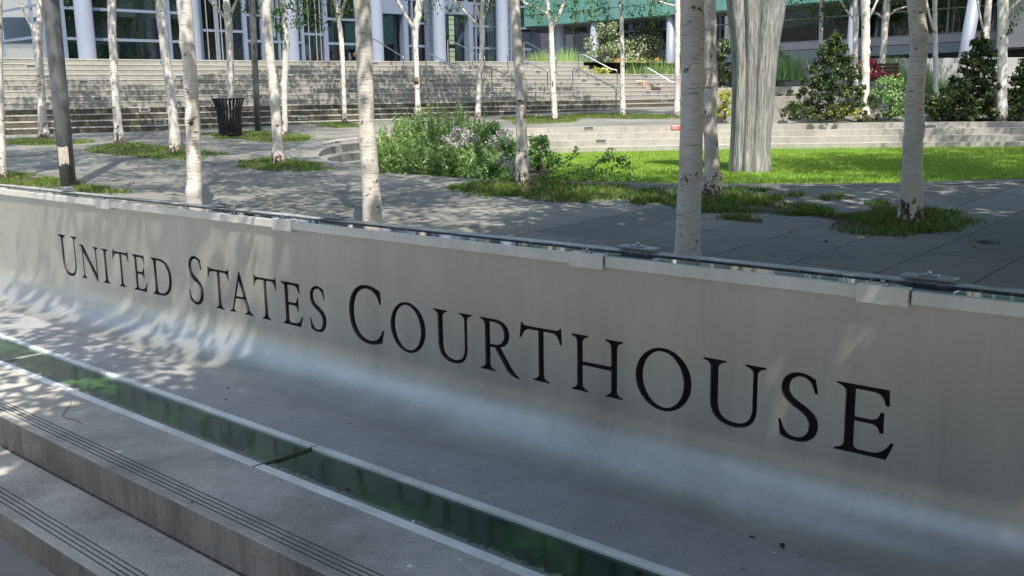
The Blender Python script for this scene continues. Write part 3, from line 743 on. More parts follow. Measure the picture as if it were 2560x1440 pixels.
def fu(px, py=100, v=VG):
    p = onplane(px, py, Fp(0, v, 0), FN); return p.dot(FD), p.z
court = empty('courthouse', Fp(25, VG, ZTOP), 'large glass and steel courthouse with round pale columns and green copper band', 'building')
# window bays between the verticals of the photograph
verts_px = [(112, .10), (160, .16), (287, .06), (424, .12), (500, .2), (543, .12), (612, .18), (654, .09), (696, .09), (755, .14), (813, .22), (851, .08), (892, .12), (938, .15), (1003, .14), (1030, .09), (1064, .10), (1165, .16), (1188, .08), (1240, .10), (1275, .1), (1331, .1), (1352, .1)]
vu = [fu(x)[0] for x, _ in verts_px]
z_a = fu(300, 100)[1]; z_b = fu(300, 26)[1]
rows_main = [ZTOP + .05, z_a, z_b, z_b + 1.35, z_b + 2.7, z_b + 4.05, z_b + 5.4]
_, zd1 = fu(570, 78); _, zc1 = fu(1100, 117); _, zc2 = fu(1100, 61)
for i in range(len(vu) - 1):
    u0, u1 = vu[i], vu[i + 1]; x0 = verts_px[i][0]
    door = x0 in (500, 543, 755) or x0 in (938, 1064); tall = x0 == 755
    rows_ = [ZTOP + .05, zd1, zd1 + 2.6, zd1 + 5.2] if door else (rows_main if x0 < 500 else [ZTOP + .05, fu(900, 111)[1], fu(900, 51)[1], fu(900, -10)[1], fu(900, -75)[1], fu(900, -140)[1]])
    if x0 in (938, 1064): rows_ = [ZTOP + .05, fu(x0, 18)[1], fu(x0, 18)[1] + 1.4, fu(x0, 18)[1] + 2.8]
    b = MB(); hw0 = verts_px[i][1] / 2; d_ = .09
    b.box(Fp, u0 - hw0, u0 + hw0, VG - d_, VG + d_, ZTOP, rows_[-1])
    for z in rows_: b.box(Fp, u0 + hw0, u1 - verts_px[i + 1][1] / 2, VG - .06, VG + .06, z - .05, z + .05)
    if x0 == 500 or x0 == 755 or x0 == 543:
        um = u0 + (u1 - u0) * (.8 if x0 == 500 else .3 if x0 == 543 else .25)
        for q in ((-.22, .0) if x0 == 755 else (0,)):
            pass
    f_ = b.build('window_frame', M_FRAME, court, 0, True)
    b = MB(); b.quad(Fp(u0, VG + .02, ZTOP), Fp(u1, VG + .02, ZTOP), Fp(u1, VG + .02, rows_[-1]), Fp(u0, VG + .02, rows_[-1])); b.build('pane', M_GLASS, f_, 0, True)
# doors: stiles and long pulls
for px in (515, 535, 550, 768, 786, 797):
    u_, _ = fu(px); b = MB(); b.box(Fp, u_ - .02, u_ + .02, VG - .18, VG - .14, ZTOP + .25, ZTOP + 4.6); b.build('door_pull', simple('pull_steel', (.5, .5, .5), .35, .8) if px == 515 else bpy.data.materials['pull_steel'], court, 0, True)
# portals
for xa, xb in ((938, 1003), (1064, 1165)):
    ua, ub_ = fu(xa)[0], fu(xb)[0]; zt = fu(xa, 18)[1]
    b = MB(); b.box(Fp, ua - .15, ub_ + .15, VG - .42, VG - .1, zt - .28, zt + .32)
    b.box(Fp, ua - .13, ua + .12, VG - .40, VG - .12, ZTOP, zt - .28); b.box(Fp, ub_ - .12, ub_ + .13, VG - .40, VG - .12, ZTOP, zt - .28)
    b.build('portal', M_FRAME, court, 0, True)
# glowing yellow panel added inside the right portal, standing for a reflection
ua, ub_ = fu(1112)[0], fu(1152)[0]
my = simple('reflection_glow', (.75, .72, .45), .6); _b = my.node_tree.nodes['Principled BSDF']; _b.inputs['Emission Color'].default_value = (.8, .78, .45, 1); _b.inputs['Emission Strength'].default_value = .3; mk = simple('reflection_bars', (.03, .05, .05), .5)
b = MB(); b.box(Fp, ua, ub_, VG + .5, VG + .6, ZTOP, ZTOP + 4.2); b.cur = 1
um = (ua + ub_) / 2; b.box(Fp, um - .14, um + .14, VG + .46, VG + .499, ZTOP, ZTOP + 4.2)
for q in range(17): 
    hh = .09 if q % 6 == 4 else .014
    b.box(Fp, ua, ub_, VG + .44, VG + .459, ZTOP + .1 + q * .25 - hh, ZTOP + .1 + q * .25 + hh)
b.build('reflection_panel', [my, mk], court, 0, True)
# interior
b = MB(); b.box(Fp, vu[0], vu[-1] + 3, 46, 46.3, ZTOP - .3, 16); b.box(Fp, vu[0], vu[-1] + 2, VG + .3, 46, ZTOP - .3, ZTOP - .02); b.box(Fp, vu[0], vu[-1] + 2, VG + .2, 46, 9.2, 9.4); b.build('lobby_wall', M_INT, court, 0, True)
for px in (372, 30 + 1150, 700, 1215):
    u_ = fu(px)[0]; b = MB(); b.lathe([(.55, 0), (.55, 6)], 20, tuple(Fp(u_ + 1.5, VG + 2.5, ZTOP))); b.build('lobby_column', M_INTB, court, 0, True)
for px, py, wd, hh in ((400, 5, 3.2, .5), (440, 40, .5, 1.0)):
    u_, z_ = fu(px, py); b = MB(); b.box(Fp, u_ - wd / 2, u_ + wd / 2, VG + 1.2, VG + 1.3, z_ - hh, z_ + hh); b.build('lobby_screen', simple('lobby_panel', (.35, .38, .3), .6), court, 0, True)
# wooden security desks with glass gates
for px in (775, 800, 830, 880):
    u_, _ = fu(px); b = MB(); b.box(Fp, u_ - .25, u_ + .25, VG + 1.0, VG + 1.5, ZTOP, ZTOP + .95); b.build('security_desk', simple('desk_wood', (.25, .07, .04), .5), court, 0, True)
for px in (783, 790, 822): 
    u_, _ = fu(px); b = MB(); b.box(Fp, u_ - .04, u_ + .04, VG + .7, VG + .8, ZTOP, ZTOP + 1.0); b.build('gate_post', simple('gate_post', (.6, .62, .65), .4), court, 0, True)
# exit sign inside
u_, z_ = fu(827, 78); me_, en, ep = mat('exit_green'); ep.inputs['Base Color'].default_value = (.02, .5, .2, 1); ep.inputs['Emission Color'].default_value = (.05, 1, .4, 1); ep.inputs['Emission Strength'].default_value = .8
b = MB(); b.box(Fp, u_ - .16, u_ + .16, VG + .6, VG + .64, z_ - .08, z_ + .08); b.build('exit_sign', [me_], court, 0, True)
# columns
for px in (215, 482, 728, 941, 1098, 1256, 1399):
    u_, _ = fu(px, 100, VC); b = MB(); c_ = Fp(u_, VC, ZTOP); b.lathe([(.30, 0), (.30, 8.5)], 28, tuple(c_)); b.build('column', M_COLM, court, 0, True)
# slab above the glass
b = MB(); b.box(Fp, vu[0] - .2, vu[-1] + .1, VG - 1.2, VG + 9, 11.2, 12); b.box(Fp, vu[0], vu[-1], VG - .2, VG + .0, 12, 19); b.build('upper_wall', M_STONE, court, 0, True)
b = MB(); b.box(Fp, vu[-1] - 2, vu[-1] + 14, 47, 47.3, 1, 13); b.build('recess_wall', M_INT, court, 0, True)
# left wing, square to the facade
C0 = Fp(vu[0], VG, 0)
def Lw(s, o, z): return C0 - WD * s + WN * o + Vector((0, 0, z))    # s away to the left
def lwz(px, py): p = onplane(px, py, C0, WN); return p.z
zl1, zl2 = lwz(60, 96), lwz(60, 19)
LR = [ZTOP, zl1, zl2, zl2 + (zl2 - zl1), zl2 + 2 * (zl2 - zl1), zl2 + 3 * (zl2 - zl1)]
ls = [0, .9, 3.6, 6.4, 9.2, 12]
for i in range(len(ls) - 1):
    b = MB(); b.box(Lw, ls[i] - .04, ls[i] + .04, -.05, .05, ZTOP - .1, LR[-1])
    for z in LR: b.box(Lw, ls[i] + .04, ls[i + 1] - .04, -.04, .04, z - .04, z + .04)
    f_ = b.build('window_frame', M_FRAME, court, 0, True)
    b = MB(); b.quad(Lw(ls[i], 0, ZTOP), Lw(ls[i + 1], 0, ZTOP), Lw(ls[i + 1], 0, LR[-1]), Lw(ls[i], 0, LR[-1])); b.build('pane', M_GLASSR, f_, 0, True)
b = MB(); b.box(Lw, -.2, 12, -4, -3.8, ZTOP - .1, LR[-1]); b.box(Lw, .3, 12, -.9, -.85, ZTOP, LR[-1]); b.build('reflection_backing', simple('pale_reflection', (.42, .43, .40), .8, 0, .7, .2), court, 0, True)  # pale sheet added behind the panes, standing for a beige reflection
b = MB(); b.box(Lw, -.2, 12.2, -6, .2, LR[-1], LR[-1] + 1); b.build('wing_roof', M_STONE, court, 0, True)
# right wing, running towards the viewer
C1 = Fp(vu[-1] + .1, VG, 0)
def Rw(s, o, z): return C1 + WD * s + WN * o + Vector((0, 0, z))
def rw(px, py, o=0): p = onplane(px, py, C1 + WN * o, WN); return (p - C1).dot(WD), p.z
zc0 = (rw(1411, 59, 1.2)[1] + rw(1686, 35, 1.2)[1] + rw(1818, 25, 1.2)[1]) / 3
zsill = (rw(1952, 111)[1] + rw(2271, 91)[1] + rw(2419, 81)[1]) / 3
zpl = rw(2172, 110)[1]; zpb = (rw(2172, 141)[1] + rw(2392, 129)[1]) / 2
b = MB(); b.box(Rw, -1.5, 36, .2, 1.2, zc0, zc0 + 1.7)
for q in range(1):
    b.box(Rw, -1.5, 36, 1.2, 1.215, zc0 + .55 + q * .95, zc0 + .575 + q * .95)
b.build('copper_band', M_COPPER, court, 0, True)
b = MB(); b.box(Rw, -1.5, 36, .25, .6, zc0 + 1.7, zc0 + 12); b.build('upper_glass_wall', simple('dark_curtain_wall', (.03, .04, .05), .25), court, 0, True)
b = MB(); [b.box(Rw, q * 1.5 - 1.5, q * 1.5 - 1.42, .601, .66, zc0 + 1.7, zc0 + 12) for q in range(25)]; b.build('mullions', M_FRAME, court, 0, True)
b = MB(); b.box(Rw, -1.4, 36, -6, .19, zc0 - .12, zc0 + .2); b.build('soffit', M_SOFFIT, court, 0, True)
zmid = (zsill + zpb) / 2 + .05
b = MB(); b.box(Rw, 2, 36, -.1, .0, zmid, zsill); b.build('sill_panel', M_PANEL, court, .0, True)
b = MB(); b.box(Rw, 2, 36, -.14, -.03, zpb, zmid - .02); b.build('lower_panel', M_PANEL2, court, .0, True)
b = MB(); b.box(Rw, -1.4, 36, -6.3, -6, 0, zc0); b.box(Rw, 2, 36, -3, -.4, .5, zpb - .02); b.build('recess_wall', M_INT, court, 0, True)
sv = [2, 4.2, 7, 10, 12.5, 15, 17.5, 20, 22.5, 25, 27.5, 30]
for i in range(len(sv) - 1):
    b = MB(); b.box(Rw, sv[i] - .04, sv[i] + .04, -.12, -.02, zsill, zc0); 
    for z in (zsill + .03, zc0 - .5): b.box(Rw, sv[i] + .04, sv[i + 1] - .04, -.11, -.03, z - .03, z + .03)
    f_ = b.build('window_frame', simple('dark_frame', (.2, .22, .25), .5) if i == 0 else bpy.data.materials['dark_frame'], court, 0, True)
    b = MB(); b.quad(Rw(sv[i], -.06, zsill), Rw(sv[i + 1], -.06, zsill), Rw(sv[i + 1], -.06, zc0), Rw(sv[i], -.06, zc0)); b.build('pane', M_GLASS, f_, 0, True)
for (xa, ya), (xb, yb), wd in (((2139, 0), (2124, 185), .2), ((2437, 0), (2408, 160), .23), ((1488, 62), (1484, 170), .22), ((1678, 50), (1676, 120), .2)):
    o_ = .9; s1_, z1_ = rw(xa, ya, o_); s2_, z2_ = rw(xb, yb, o_); k = (s1_ - s2_) / (z1_ - z2_)
    zb2 = .5; zt2 = zc0; b = MB(); b.tube([Rw(s2_ + k * (zb2 - z2_), o_, zb2), Rw(s2_ + k * (zt2 - z2_), o_, zt2)], wd, 20); b.build('column', M_COLM, court, 0, True)
# end wall of pale stone on the far right
sE = rw(2502, 60)[0]
b = MB(); b.box(Rw, sE, sE + 8, .05, .35, rw(2530, 118, .35)[1], zc0)
for q in range(7): b.box(Rw, sE, sE + 8, .351, .356, rw(2530, 118, .35)[1] + .45 + q * .5, rw(2530, 118, .35)[1] + .465 + q * .5)
b.build('stone_end', M_STONE, court, 0, True)

# retaining wall and terrace on the right
ra, rb_ = aty(1940, 148.5, 31.0), aty(2600, 146, 33.0)
rd = (rb_ - ra); rd.z = 0; rln = rd.length; rd.normalize(); rn = Vector((-rd.y, rd.x, 0))
def Rt(a, o, z): return Vector((ra.x, ra.y, 0)) + rd * a + rn * o + Vector((0, 0, z))
b = MB(); b.box(Rt, 0, rln + 6, 0, .35, .5, ra.z); tag(b.build('retaining_wall', M_RETAIN, None, .01), 'pale weathered concrete retaining wall behind the terrace shrubs', 'wall')
q = aty(1950, 215, 27.5)
b = MB(); b.box(lambda a, o, z: (q.x + a, q.y + o, z), -2.4, 1.3, 0, .4, .8, q.z - .02); b.box(lambda a, o, z: (q.x + a, q.y + o, z), -2.4, 1.5, -.5, -.02, .8, q.z - .28)
tag(b.build('planter_wall', M_STAIR, None, .01), 'low stepped concrete planter wall behind the grey sculpture', 'wall')
# cast iron style slatted bench tiers far back
b = MB(); tx = [7.0, 9.5, 22, 24]
b.add([(7.2, 25.9, pz(0, 25.9) - .02), (24, 25.4, pz(0, 25.4) - .02), (24, 29.5, 1.62), (8.6, 29.5, 1.62), (24, 34, 1.7), (8.9, 34, 1.7)], [(0, 1, 2, 3), (3, 2, 4, 5)]); tag(b.build('terrace_ground', M_PAVE), kind='structure')
b = MB(); q = aty(1965, 182, 31.0)
for k in range(3):
    for i in range(7): b.bx(q.x + i * .16, q.x + i * .16 + .09, q.y + k * .35, q.y + k * .35 + .3, q.z - .25 + k * .12, q.z - .12 + k * .12)
    b.bx(q.x - .05, q.x + 1.2, q.y + k * .35, q.y + k * .35 + .32, q.z - .4, q.z - .251 + k * .12)
tag(b.build('seating_block', M_TIER), 'small notched concrete seating block between the sculpture and the dark shrub', 'bench')

# surrounding city out of the frame (mirrored in the steel and glass, and shading the street)
def tower(name, x0, x1, y0, y1, h, m, label):
    t = empty(name, ((x0 + x1) / 2, (y0 + y1) / 2, -1.0), label, 'building')
    b = MB(); b.bx(x0, x1, y0, y1, -1.0, h); b.build('wall', m, t, 0, True)
    mw = bpy.data.materials.get('city_window') or simple('city_window', (.05, .07, .09), .15)
    for zz in np.arange(2.5, h - 2, 3.6):
        b = MB(); b.bx(x0 + 1, x1 - 1, y0 - .05, y1 + .05, zz, zz + 1.7); b.bx(x0 - .05, x1 + .05, y0 + 1, y1 - 1, zz, zz + 1.7); b.build('window_row', mw, t, 0, True)
tower('office_building', -34, 16, -62, -40, 30, simple('tan_stone', (.34, .31, .27), .8, 0, .3, .1), 'tan office block across the street behind the viewer')
tower('office_building', -72, -46, -48, 12, 17, simple('brown_stone', (.25, .225, .19), .8, 0, .3, .1), 'unseen brown office block added down the street to the left of the viewer')  # added out of view; its height sets where reflected sky begins on the steel
tower('office_building', -75, -50, 30, 85, 22, simple('beige_stone', (.52, .48, .41), .8, 0, .3, .1), 'beige block far to the left of the courthouse')
tower('office_building', 40, 62, -30, 12, 26, simple('grey_stone', (.27, .27, .27), .8, 0, .3, .1), 'grey block to the right of the viewer')

# ============================================================ SCULPTURE
sc_base = onz(1876, 433, LAWNZ); D_ = sc_base.y
prof = [(436, 1826, 1927), (430, 1823.6, 1928.4), (410, 1823, 1927), (386, 1826, 1924.5), (336, 1829, 1928), (268, 1831, 1935), (201, 1832.7, 1940), (151, 1832, 1944), (101, 1828, 1950), (50, 1822.6, 1958.6), (0, 1817.6, 1965), (-70, 1808, 1976), (-160, 1795, 1990), (-300, 1785, 2004)]
pts = []; rr = []
for y, x0, x1 in prof:
    a = aty(x0, y, D_ + .3); c = aty(x1, y, D_ + .3); pts.append(((a.x + c.x) / 2, D_ + .3, a.z)); rr.append((c - a).length / 2)
zz = np.array([p[2] for p in pts]); o_ = np.argsort(zz)
zs_ = np.linspace(zz.min() - .03, zz.max(), 90); xs_ = np.interp(zs_, zz[o_], np.array([p[0] for p in pts])[o_]); rs_ = np.interp(zs_, zz[o_], np.array(rr)[o_])
sculpt = empty('sculpture', (xs_[0], D_ + .3, LAWNZ), 'tall grey fluted sculpture like a weathered tree trunk standing on the lawn', 'sculpture')
b = MB(); b.smooth = True; seg = 96; V_ = []
for i in range(90):
    for k in range(seg):
        a = 2 * math.pi * k / seg
        wob = .25 * math.sin(zs_[i] * .9) + .1 * math.sin(zs_[i] * 2.3)
        g_ = 0
        for c_, w_, d_ in ((-1.75, .13, .26), (-1.2, .10, .12), (-2.3, .12, .13), (-.55, .2, .12), (-2.95, .16, .1), (.6, .3, .1), (1.8, .4, .12)):
            da = (a - (c_ + wob * .35) + math.pi) % (2 * math.pi) - math.pi; g_ -= d_ * math.exp(-(da / w_) ** 2)
        g_ += .03 * math.sin(a * 9 + wob * 2) + .018 * noise.noise(Vector((math.cos(a) * 5, math.sin(a) * 5, zs_[i] * .8))) * 2
        r_ = rs_[i] * (1 + g_); V_.append((xs_[i] + r_ * math.cos(a), D_ + .3 + r_ * .8 * math.sin(a), zs_[i]))
F_ = [(i * seg + k, i * seg + (k + 1) % seg, (i + 1) * seg + (k + 1) % seg, (i + 1) * seg + k) for i in range(89) for k in range(seg)]
b.add(V_, F_); b.smooth = False; b.add(V_[-seg:], [tuple(range(seg))])
m, n_, p_ = mat('weathered_casting'); cg = noise_t(n_, coords(n_, 'World', 0, (40, 40, 2.2)), 1.0, 6, .7); cb_ = noise_t(n_, coords(n_, 'World', 0, (2.4, 2.4, .7)), 1.3, 4)
L(n_, mix(n_, .35, ramp(n_, cg, [(.38, (.05, .055, .065)), (.5, (.22, .225, .23)), (.60, (.42, .43, .45))]), ramp(n_, cb_, [(.35, (.15, .16, .175)), (.65, (.38, .385, .39))])), p_.inputs['Base Color'])
p_.inputs['Roughness'].default_value = .6; L(n_, bump(n_, cg, .7, .02), p_.inputs['Normal'])
b.build('fluted_shaft', m, sculpt, 0, True)

# ============================================================ LITTER BIN
bl = onp(577, 341); binr = .30
bin_ = empty('litter_bin', bl, 'black slatted steel litter bin with flared rim standing in the grass', 'litter bin')
mb_ = simple('black_metal', (.012, .013, .016), .35, .4); HB = .93
for k in range(26):
    a = 2 * math.pi * k / 26; b = MB(); pr = [(.27, .05), (.275, .2), (.285, .5), (.30, .66), (.33, .78), (.385, .9)]
    hw = .022; vs = []
    for r_, z in pr:
        for dr, da in ((-.004, -hw), (-.004, hw), (.004, hw), (.004, -hw)):
            rr_ = r_ + dr; vs.append((rr_ * math.cos(a) - da * math.sin(a), rr_ * math.sin(a) + da * math.cos(a), z))
    fs = [(i * 4 + j, i * 4 + (j + 1) % 4, (i + 1) * 4 + (j + 1) % 4, (i + 1) * 4 + j) for i in range(5) for j in range(4)] + [(3, 2, 1, 0), (20, 21, 22, 23)]
    b.add(vs, fs); b.build('slat', mb_, bin_)
b = MB(); b.lathe([(.375, .895), (.40, .895), (.40, .93), (.375, .93), (.375, .895)], 40); b.build('rim', mb_, bin_)
b = MB(); b.lathe([(0, .05), (.23, .05), (.25, .64), (.235, .64), (.215, .07), (0, .07)], 32); b.build('liner', simple('liner', (.02, .02, .022), .5), bin_)
b = MB(); b.lathe([(0, 0), (.25, 0), (.265, .05), (.262, .1), (.25, .05), (0, .05)], 32); b.build('base', mb_, bin_)

# ============================================================ LAMP POSTS
ml, n_, p_ = mat('grey_pole'); _c = noise_t(n_, coords(n_, 'World', 0, (6, 6, 3)), 2, 4); L(n_, ramp(n_, _c, [(.3, (.11, .12, .13)), (.7, (.19, .20, .21))]), p_.inputs['Base Color']); p_.inputs['Roughness'].default_value = .42; p_.inputs['Metallic'].default_value = .5
def lamp(px, py, r0, r1, tx, label):
    p = onp(px, py); q = aty(tx, 0, p.y); k = (q - p); top = p + k * (7.5 / k.z)
    e = empty('lamp_post', p, label, 'lamp post'); b = MB()
    rt_ = r0 + (r1 - r0) * 7.5 / k.z; b.tube([p - Vector((0, 0, .1)), p + k * .5, q, top], [r0, (r0 + r1) / 2, r1, max(.05, r1 - .02)], 28); b.build('pole', ml, e, 0, True)
    b = MB(); b.lathe([(.0, .9), (.28, .85), (.32, .7), (.12, .0), (0, 0)], 24, tuple(top)); b.build('lamp_head', ml, e, 0, True)
    b = MB(); b.lathe([(r0 + .03, 0), (r0 + .03, .02), (r0 + .002, .03)], 28, tuple(p + Vector((0, 0, .0)))); b.build('base_plate', ml, e, 0, True)
    return e, p, k
e, p, k = lamp(172, 470, .098, .106, 126, 'thick dark grey lamp post with a torn paper remnant, left foreground')
mp_ = simple('torn_paper', (.40, .37, .32), .9, 0, 25, .25)
b = MB()
c_ = onplane(174, 384, p, Vector((0, 1, 0))); kk = (c_ - p).z / k.z; axp = p + k * kk; rg = np.random.default_rng(5)
n1 = 12; top_ = [.085 + .02 * rg.random() for _ in range(n1)]; bot_ = [-.10 - .06 * rg.random() for _ in range(n1)]
for i in range(n1 - 1):
    def PP(j, z): a = R(-125) + R(80) * j / (n1 - 1); r_ = .1035; return (axp.x + r_ * math.cos(a) + k.x / k.z * z, axp.y + r_ * math.sin(a), axp.z + z)
    b.quad(PP(i, bot_[i]), PP(i + 1, bot_[i + 1]), PP(i + 1, top_[i + 1]), PP(i, top_[i]))
b.build('paper_remnant', mp_, e, 0, True)
lamp(645, 331, .078, .086, 630, 'slender grey lamp post rising beside the litter bin')

# ============================================================ BIRCHES
def crown_mesh(i):
    rg = np.random.default_rng(50 + i); cl = []
    for k in range(104):
        d = rg.normal(size=3); d /= np.linalg.norm(d); q = rg.random() ** .4
        c = np.array([d[0] * 2.5 * q, d[1] * 2.5 * q, 7.1 + d[2] * 3.0 * q]); r_ = .28 + .3 * rg.random()
        cl.append((c, (r_, r_, r_ * 1.3), 64))
    o = leaves('crown', cl, M_BIRCHLEAF, None, .125, 70 + i, droop=1.2)
    me = o.data; bpy.data.objects.remove(o); return me
CROWNS = [crown_mesh(i) for i in range(4)]
def limb_mesh(i):
    rg = np.random.default_rng(90 + i); b = MB()
    for k in range(11):
        z0 = 4.2 + k * .42; a = rg.random() * 6.28; ln_ = 1.5 - k * .06
        pts = [Vector((0, 0, z0))]
        for s_ in range(1, 6): pts.append(Vector((math.cos(a) * ln_ * s_ / 5, math.sin(a) * ln_ * s_ / 5, z0 + .9 * math.sin(s_ / 5 * 2.2) + .15 * rg.normal())))
        b.tube(pts, [.028 * (1 - .8 * s_ / 5) for s_ in range(6)], 5)
    return b
TREES = [
 # name key, base px/py (or base px with fixed distance), width px at base, path [(x,y,width)], forks [[(x,y,w)...]], label
 ('A', (110, 348), [(110, 348, 23), (104, 260, 17), (100, 180, 16), (97, 120, 17), (93, 92, 18), (99, 50, 14), (101, 0, 13)], [[(92, 95, 9), (75, 60, 8), (48, 0, 8)]], 'forked birch at far left with grass ring, just behind the thick lamp post'),
 ('C', (300, 358), [(300, 358, 24), (294, 300, 18), (289, 240, 17), (284, 160, 17), (281, 90, 18), (279, 0, 18)], [], 'slender birch with many black knots, second from the left in its row'),
 ('D', (440, 379), [(440, 379, 29), (434, 310, 22), (428, 240, 21), (420, 180, 20), (411, 110, 20), (402, 40, 24), (399, 0, 23)], [], 'white birch leaning left from the same grass island as the slender knotty birch'),
 ('E', (487, 523, 10.5), [(487, 530, 36), (486, 440, 35), (483, 340, 33), (478, 230, 32), (473, 140, 31), (466, 50, 34), (461, 0, 33)], [], 'thick pale birch right behind the wall above the T of UNITED'),
 ('F', (580, 326), [(580, 326, 16), (578, 240, 14), (576, 170, 16), (574, 110, 16), (570, 50, 18), (566, 0, 15)], [[(571, 52, 10), (548, 28, 9), (522, -4, 8)], [(573, 48, 9), (583, 20, 8), (598, -8, 7)]], 'three-forked birch rising directly behind the litter bin'),
 ('H', (697, 412), [(697, 412, 30), (694, 360, 25), (691, 310, 24), (686, 240, 22), (679, 170, 21), (673, 110, 21), (667, 40, 20), (666, 0, 22)], [], 'bright white leaning birch on its own small grass island left of centre'),
 ('I', (713, 339), [(713, 339, 15), (712, 280, 13), (711, 215, 14), (714, 150, 15), (716, 100, 16), (709, 40, 14), (706, 0, 14)], [], 'thin crooked birch crossing behind the bright white leaning birch'),
 ('J', (862, 308), [(862, 308, 13), (860, 230, 10), (857, 160, 11), (853, 100, 12), (847, 50, 11), (838, 0, 10)], [[(850, 52, 7), (858, 20, 7), (866, -8, 6)]], 'thin forked birch left of the thick foreground birch in the centre'),
 ('K', (932, 581, 8.7), [(932, 590, 46), (930, 500, 46), (925, 410, 42), (917, 310, 37), (913, 210, 39), (909, 100, 38), (906, 0, 37)], [], 'thick foreground birch with a broken stub, above the C of COURTHOUSE'),
 ('L', (1046, 303, 30.5), [(1046, 303, 15), (1043, 230, 12), (1041, 160, 12), (1039, 110, 13), (1039, 75, 15), (1046, 30, 18), (1050, 0, 18)], [[(1036, 75, 9), (1015, 40, 9), (992, 0, 10)]], 'Y-forked birch with a dark band on its trunk behind the flower bed'),
 ('M', (1195, 293), [(1195, 295, 17), (1197, 230, 12), (1202, 160, 12), (1206, 100, 13), (1205, 60, 14), (1206, 0, 9)], [[(1203, 72, 7), (1170, 38, 6), (1136, 0, 6)], [(1200, 48, 7), (1192, 20, 7), (1187, 0, 6)], [(1209, 50, 6), (1217, 25, 6), (1224, 0, 5)]], 'many-forked birch behind the top of the flower bed'),
 ('N', (1308, 463), [(1308, 463, 38), (1306, 400, 31), (1304, 330, 27), (1302, 260, 25), (1299, 190, 24), (1296, 140, 25), (1290, 60, 24), (1286, 0, 25)], [], 'sturdy birch in the middle on a grass patch in front of the flower bed'),
 ('O', (1387, 302), [(1387, 303, 16), (1384, 230, 12), (1381, 160, 14), (1379, 110, 13), (1378, 70, 12), (1371, 30, 12), (1368, 0, 11)], [[(1376, 40, 7), (1350, 24, 6), (1312, 8, 6)], [(1381, 72, 10), (1398, 38, 9), (1412, 0, 9)]], 'forked birch standing at the foot of the stairs right of the sturdy middle birch'),
 ('Pb', (1557, 290), [(1557, 291, 15), (1556, 220, 11), (1556, 140, 11), (1554, 60, 10), (1551, 0, 10)], [], 'straight thin birch in front of the white-tipped shrubs'),
 ('Q', (1692, 291), [(1692, 292, 16), (1693, 220, 12), (1693, 140, 13), (1694, 70, 14), (1695, 0, 14)], [[(1689, 16, 5), (1660, 8, 5), (1630, -2, 4)]], 'thin birch just left of the largest foreground trunk'),
 ('R', (1716, 668, 6.9), [(1715, 676, 64), (1720, 600, 61), (1724, 500, 58), (1728, 400, 56), (1730, 300, 54), (1731, 190, 55), (1731, 90, 56), (1731, 0, 57)], [], 'largest foreground birch with white bark behind the wall right of centre'),
 ('S', (1783, 492), [(1783, 493, 50), (1780, 430, 37), (1778, 330, 32), (1776, 240, 31), (1775, 150, 30), (1774, 60, 31), (1774, 0, 31)], [], 'grey-barked birch touching the left side of the sculpture'),
 ('U', (2275, 556), [(2275, 558, 60), (2275, 520, 50), (2278, 440, 45), (2283, 350, 41), (2288, 250, 40), (2294, 170, 39), (2297, 110, 38), (2293, 40, 38), (2292, 0, 38)], [], 'lone foreground birch with dark flaking foot on the right lawn edge'),
 ('V', (2160, 297, 25.6), [(2160, 298, 30), (2163, 270, 20), (2163, 200, 19), (2163, 120, 19), (2164, 60, 18), (2163, 0, 20)], [[(2172, 45, 7), (2184, 22, 6), (2196, -6, 5)]], 'white birch in front of the person in red'),
 ('Wt', (2139, 262, 28), [(2139, 262, 13), (2138, 190, 12), (2138, 120, 12), (2138, 60, 12), (2139, 0, 10)], [[(2134, 48, 5), (2115, 25, 5), (2098, -5, 5)]], 'thin dark-barked birch left of the white birch by the person in red'),
 ('X', (2199, 234, 28.5), [(2199, 236, 14), (2203, 180, 13), (2209, 110, 14), (2215, 40, 15), (2218, 0, 14)], [[(2218, 42, 5), (2240, 24, 5), (2272, 15, 4)], [(2208, 46, 5), (2190, 32, 4), (2172, 20, 4)]], 'leaning birch with a side branch right of the person in red'),
 ('Y', (2340, 246, 28), [(2340, 246, 12), (2339, 180, 10), (2338, 120, 11), (2337, 60, 10), (2337, 0, 10)], [[(2336, 84, 6), (2324, 40, 6), (2314, -2, 6)]], 'thin birch forking low, right behind the lone foreground birch'),
 ('Z', (2505, 300, 24.8), [(2505, 301, 24), (2505, 250, 20), (2506, 180, 20), (2507, 110, 20), (2507, 60, 22), (2507, 0, 22)], [[(2516, 32, 6), (2536, 12, 6), (2560, -10, 5)]], 'white birch among dark shrubs near the right edge'),
 ('AA', (2463, 260, 29), [(2463, 262, 13), (2463, 200, 13), (2460, 130, 14), (2467, 60, 14), (2472, 0, 14)], [[(2459, 80, 5), (2450, 40, 5), (2443, 0, 5)]], 'slim birch half hidden behind the pointed dark shrub'),
 ('AB', (2050, 250, 30), [(2050, 252, 9), (2051, 150, 9), (2053, 60, 9), (2054, 0, 9)], [], 'thin grey stem rising above the conical shrub right of the sculpture'),
 ('AC', (4, 452), [(4, 454, 24), (4, 400, 19), (2, 330, 15), (0, 250, 16), (-2, 150, 16), (-4, 0, 16)], [], 'birch cut off by the left edge of the picture'),
]
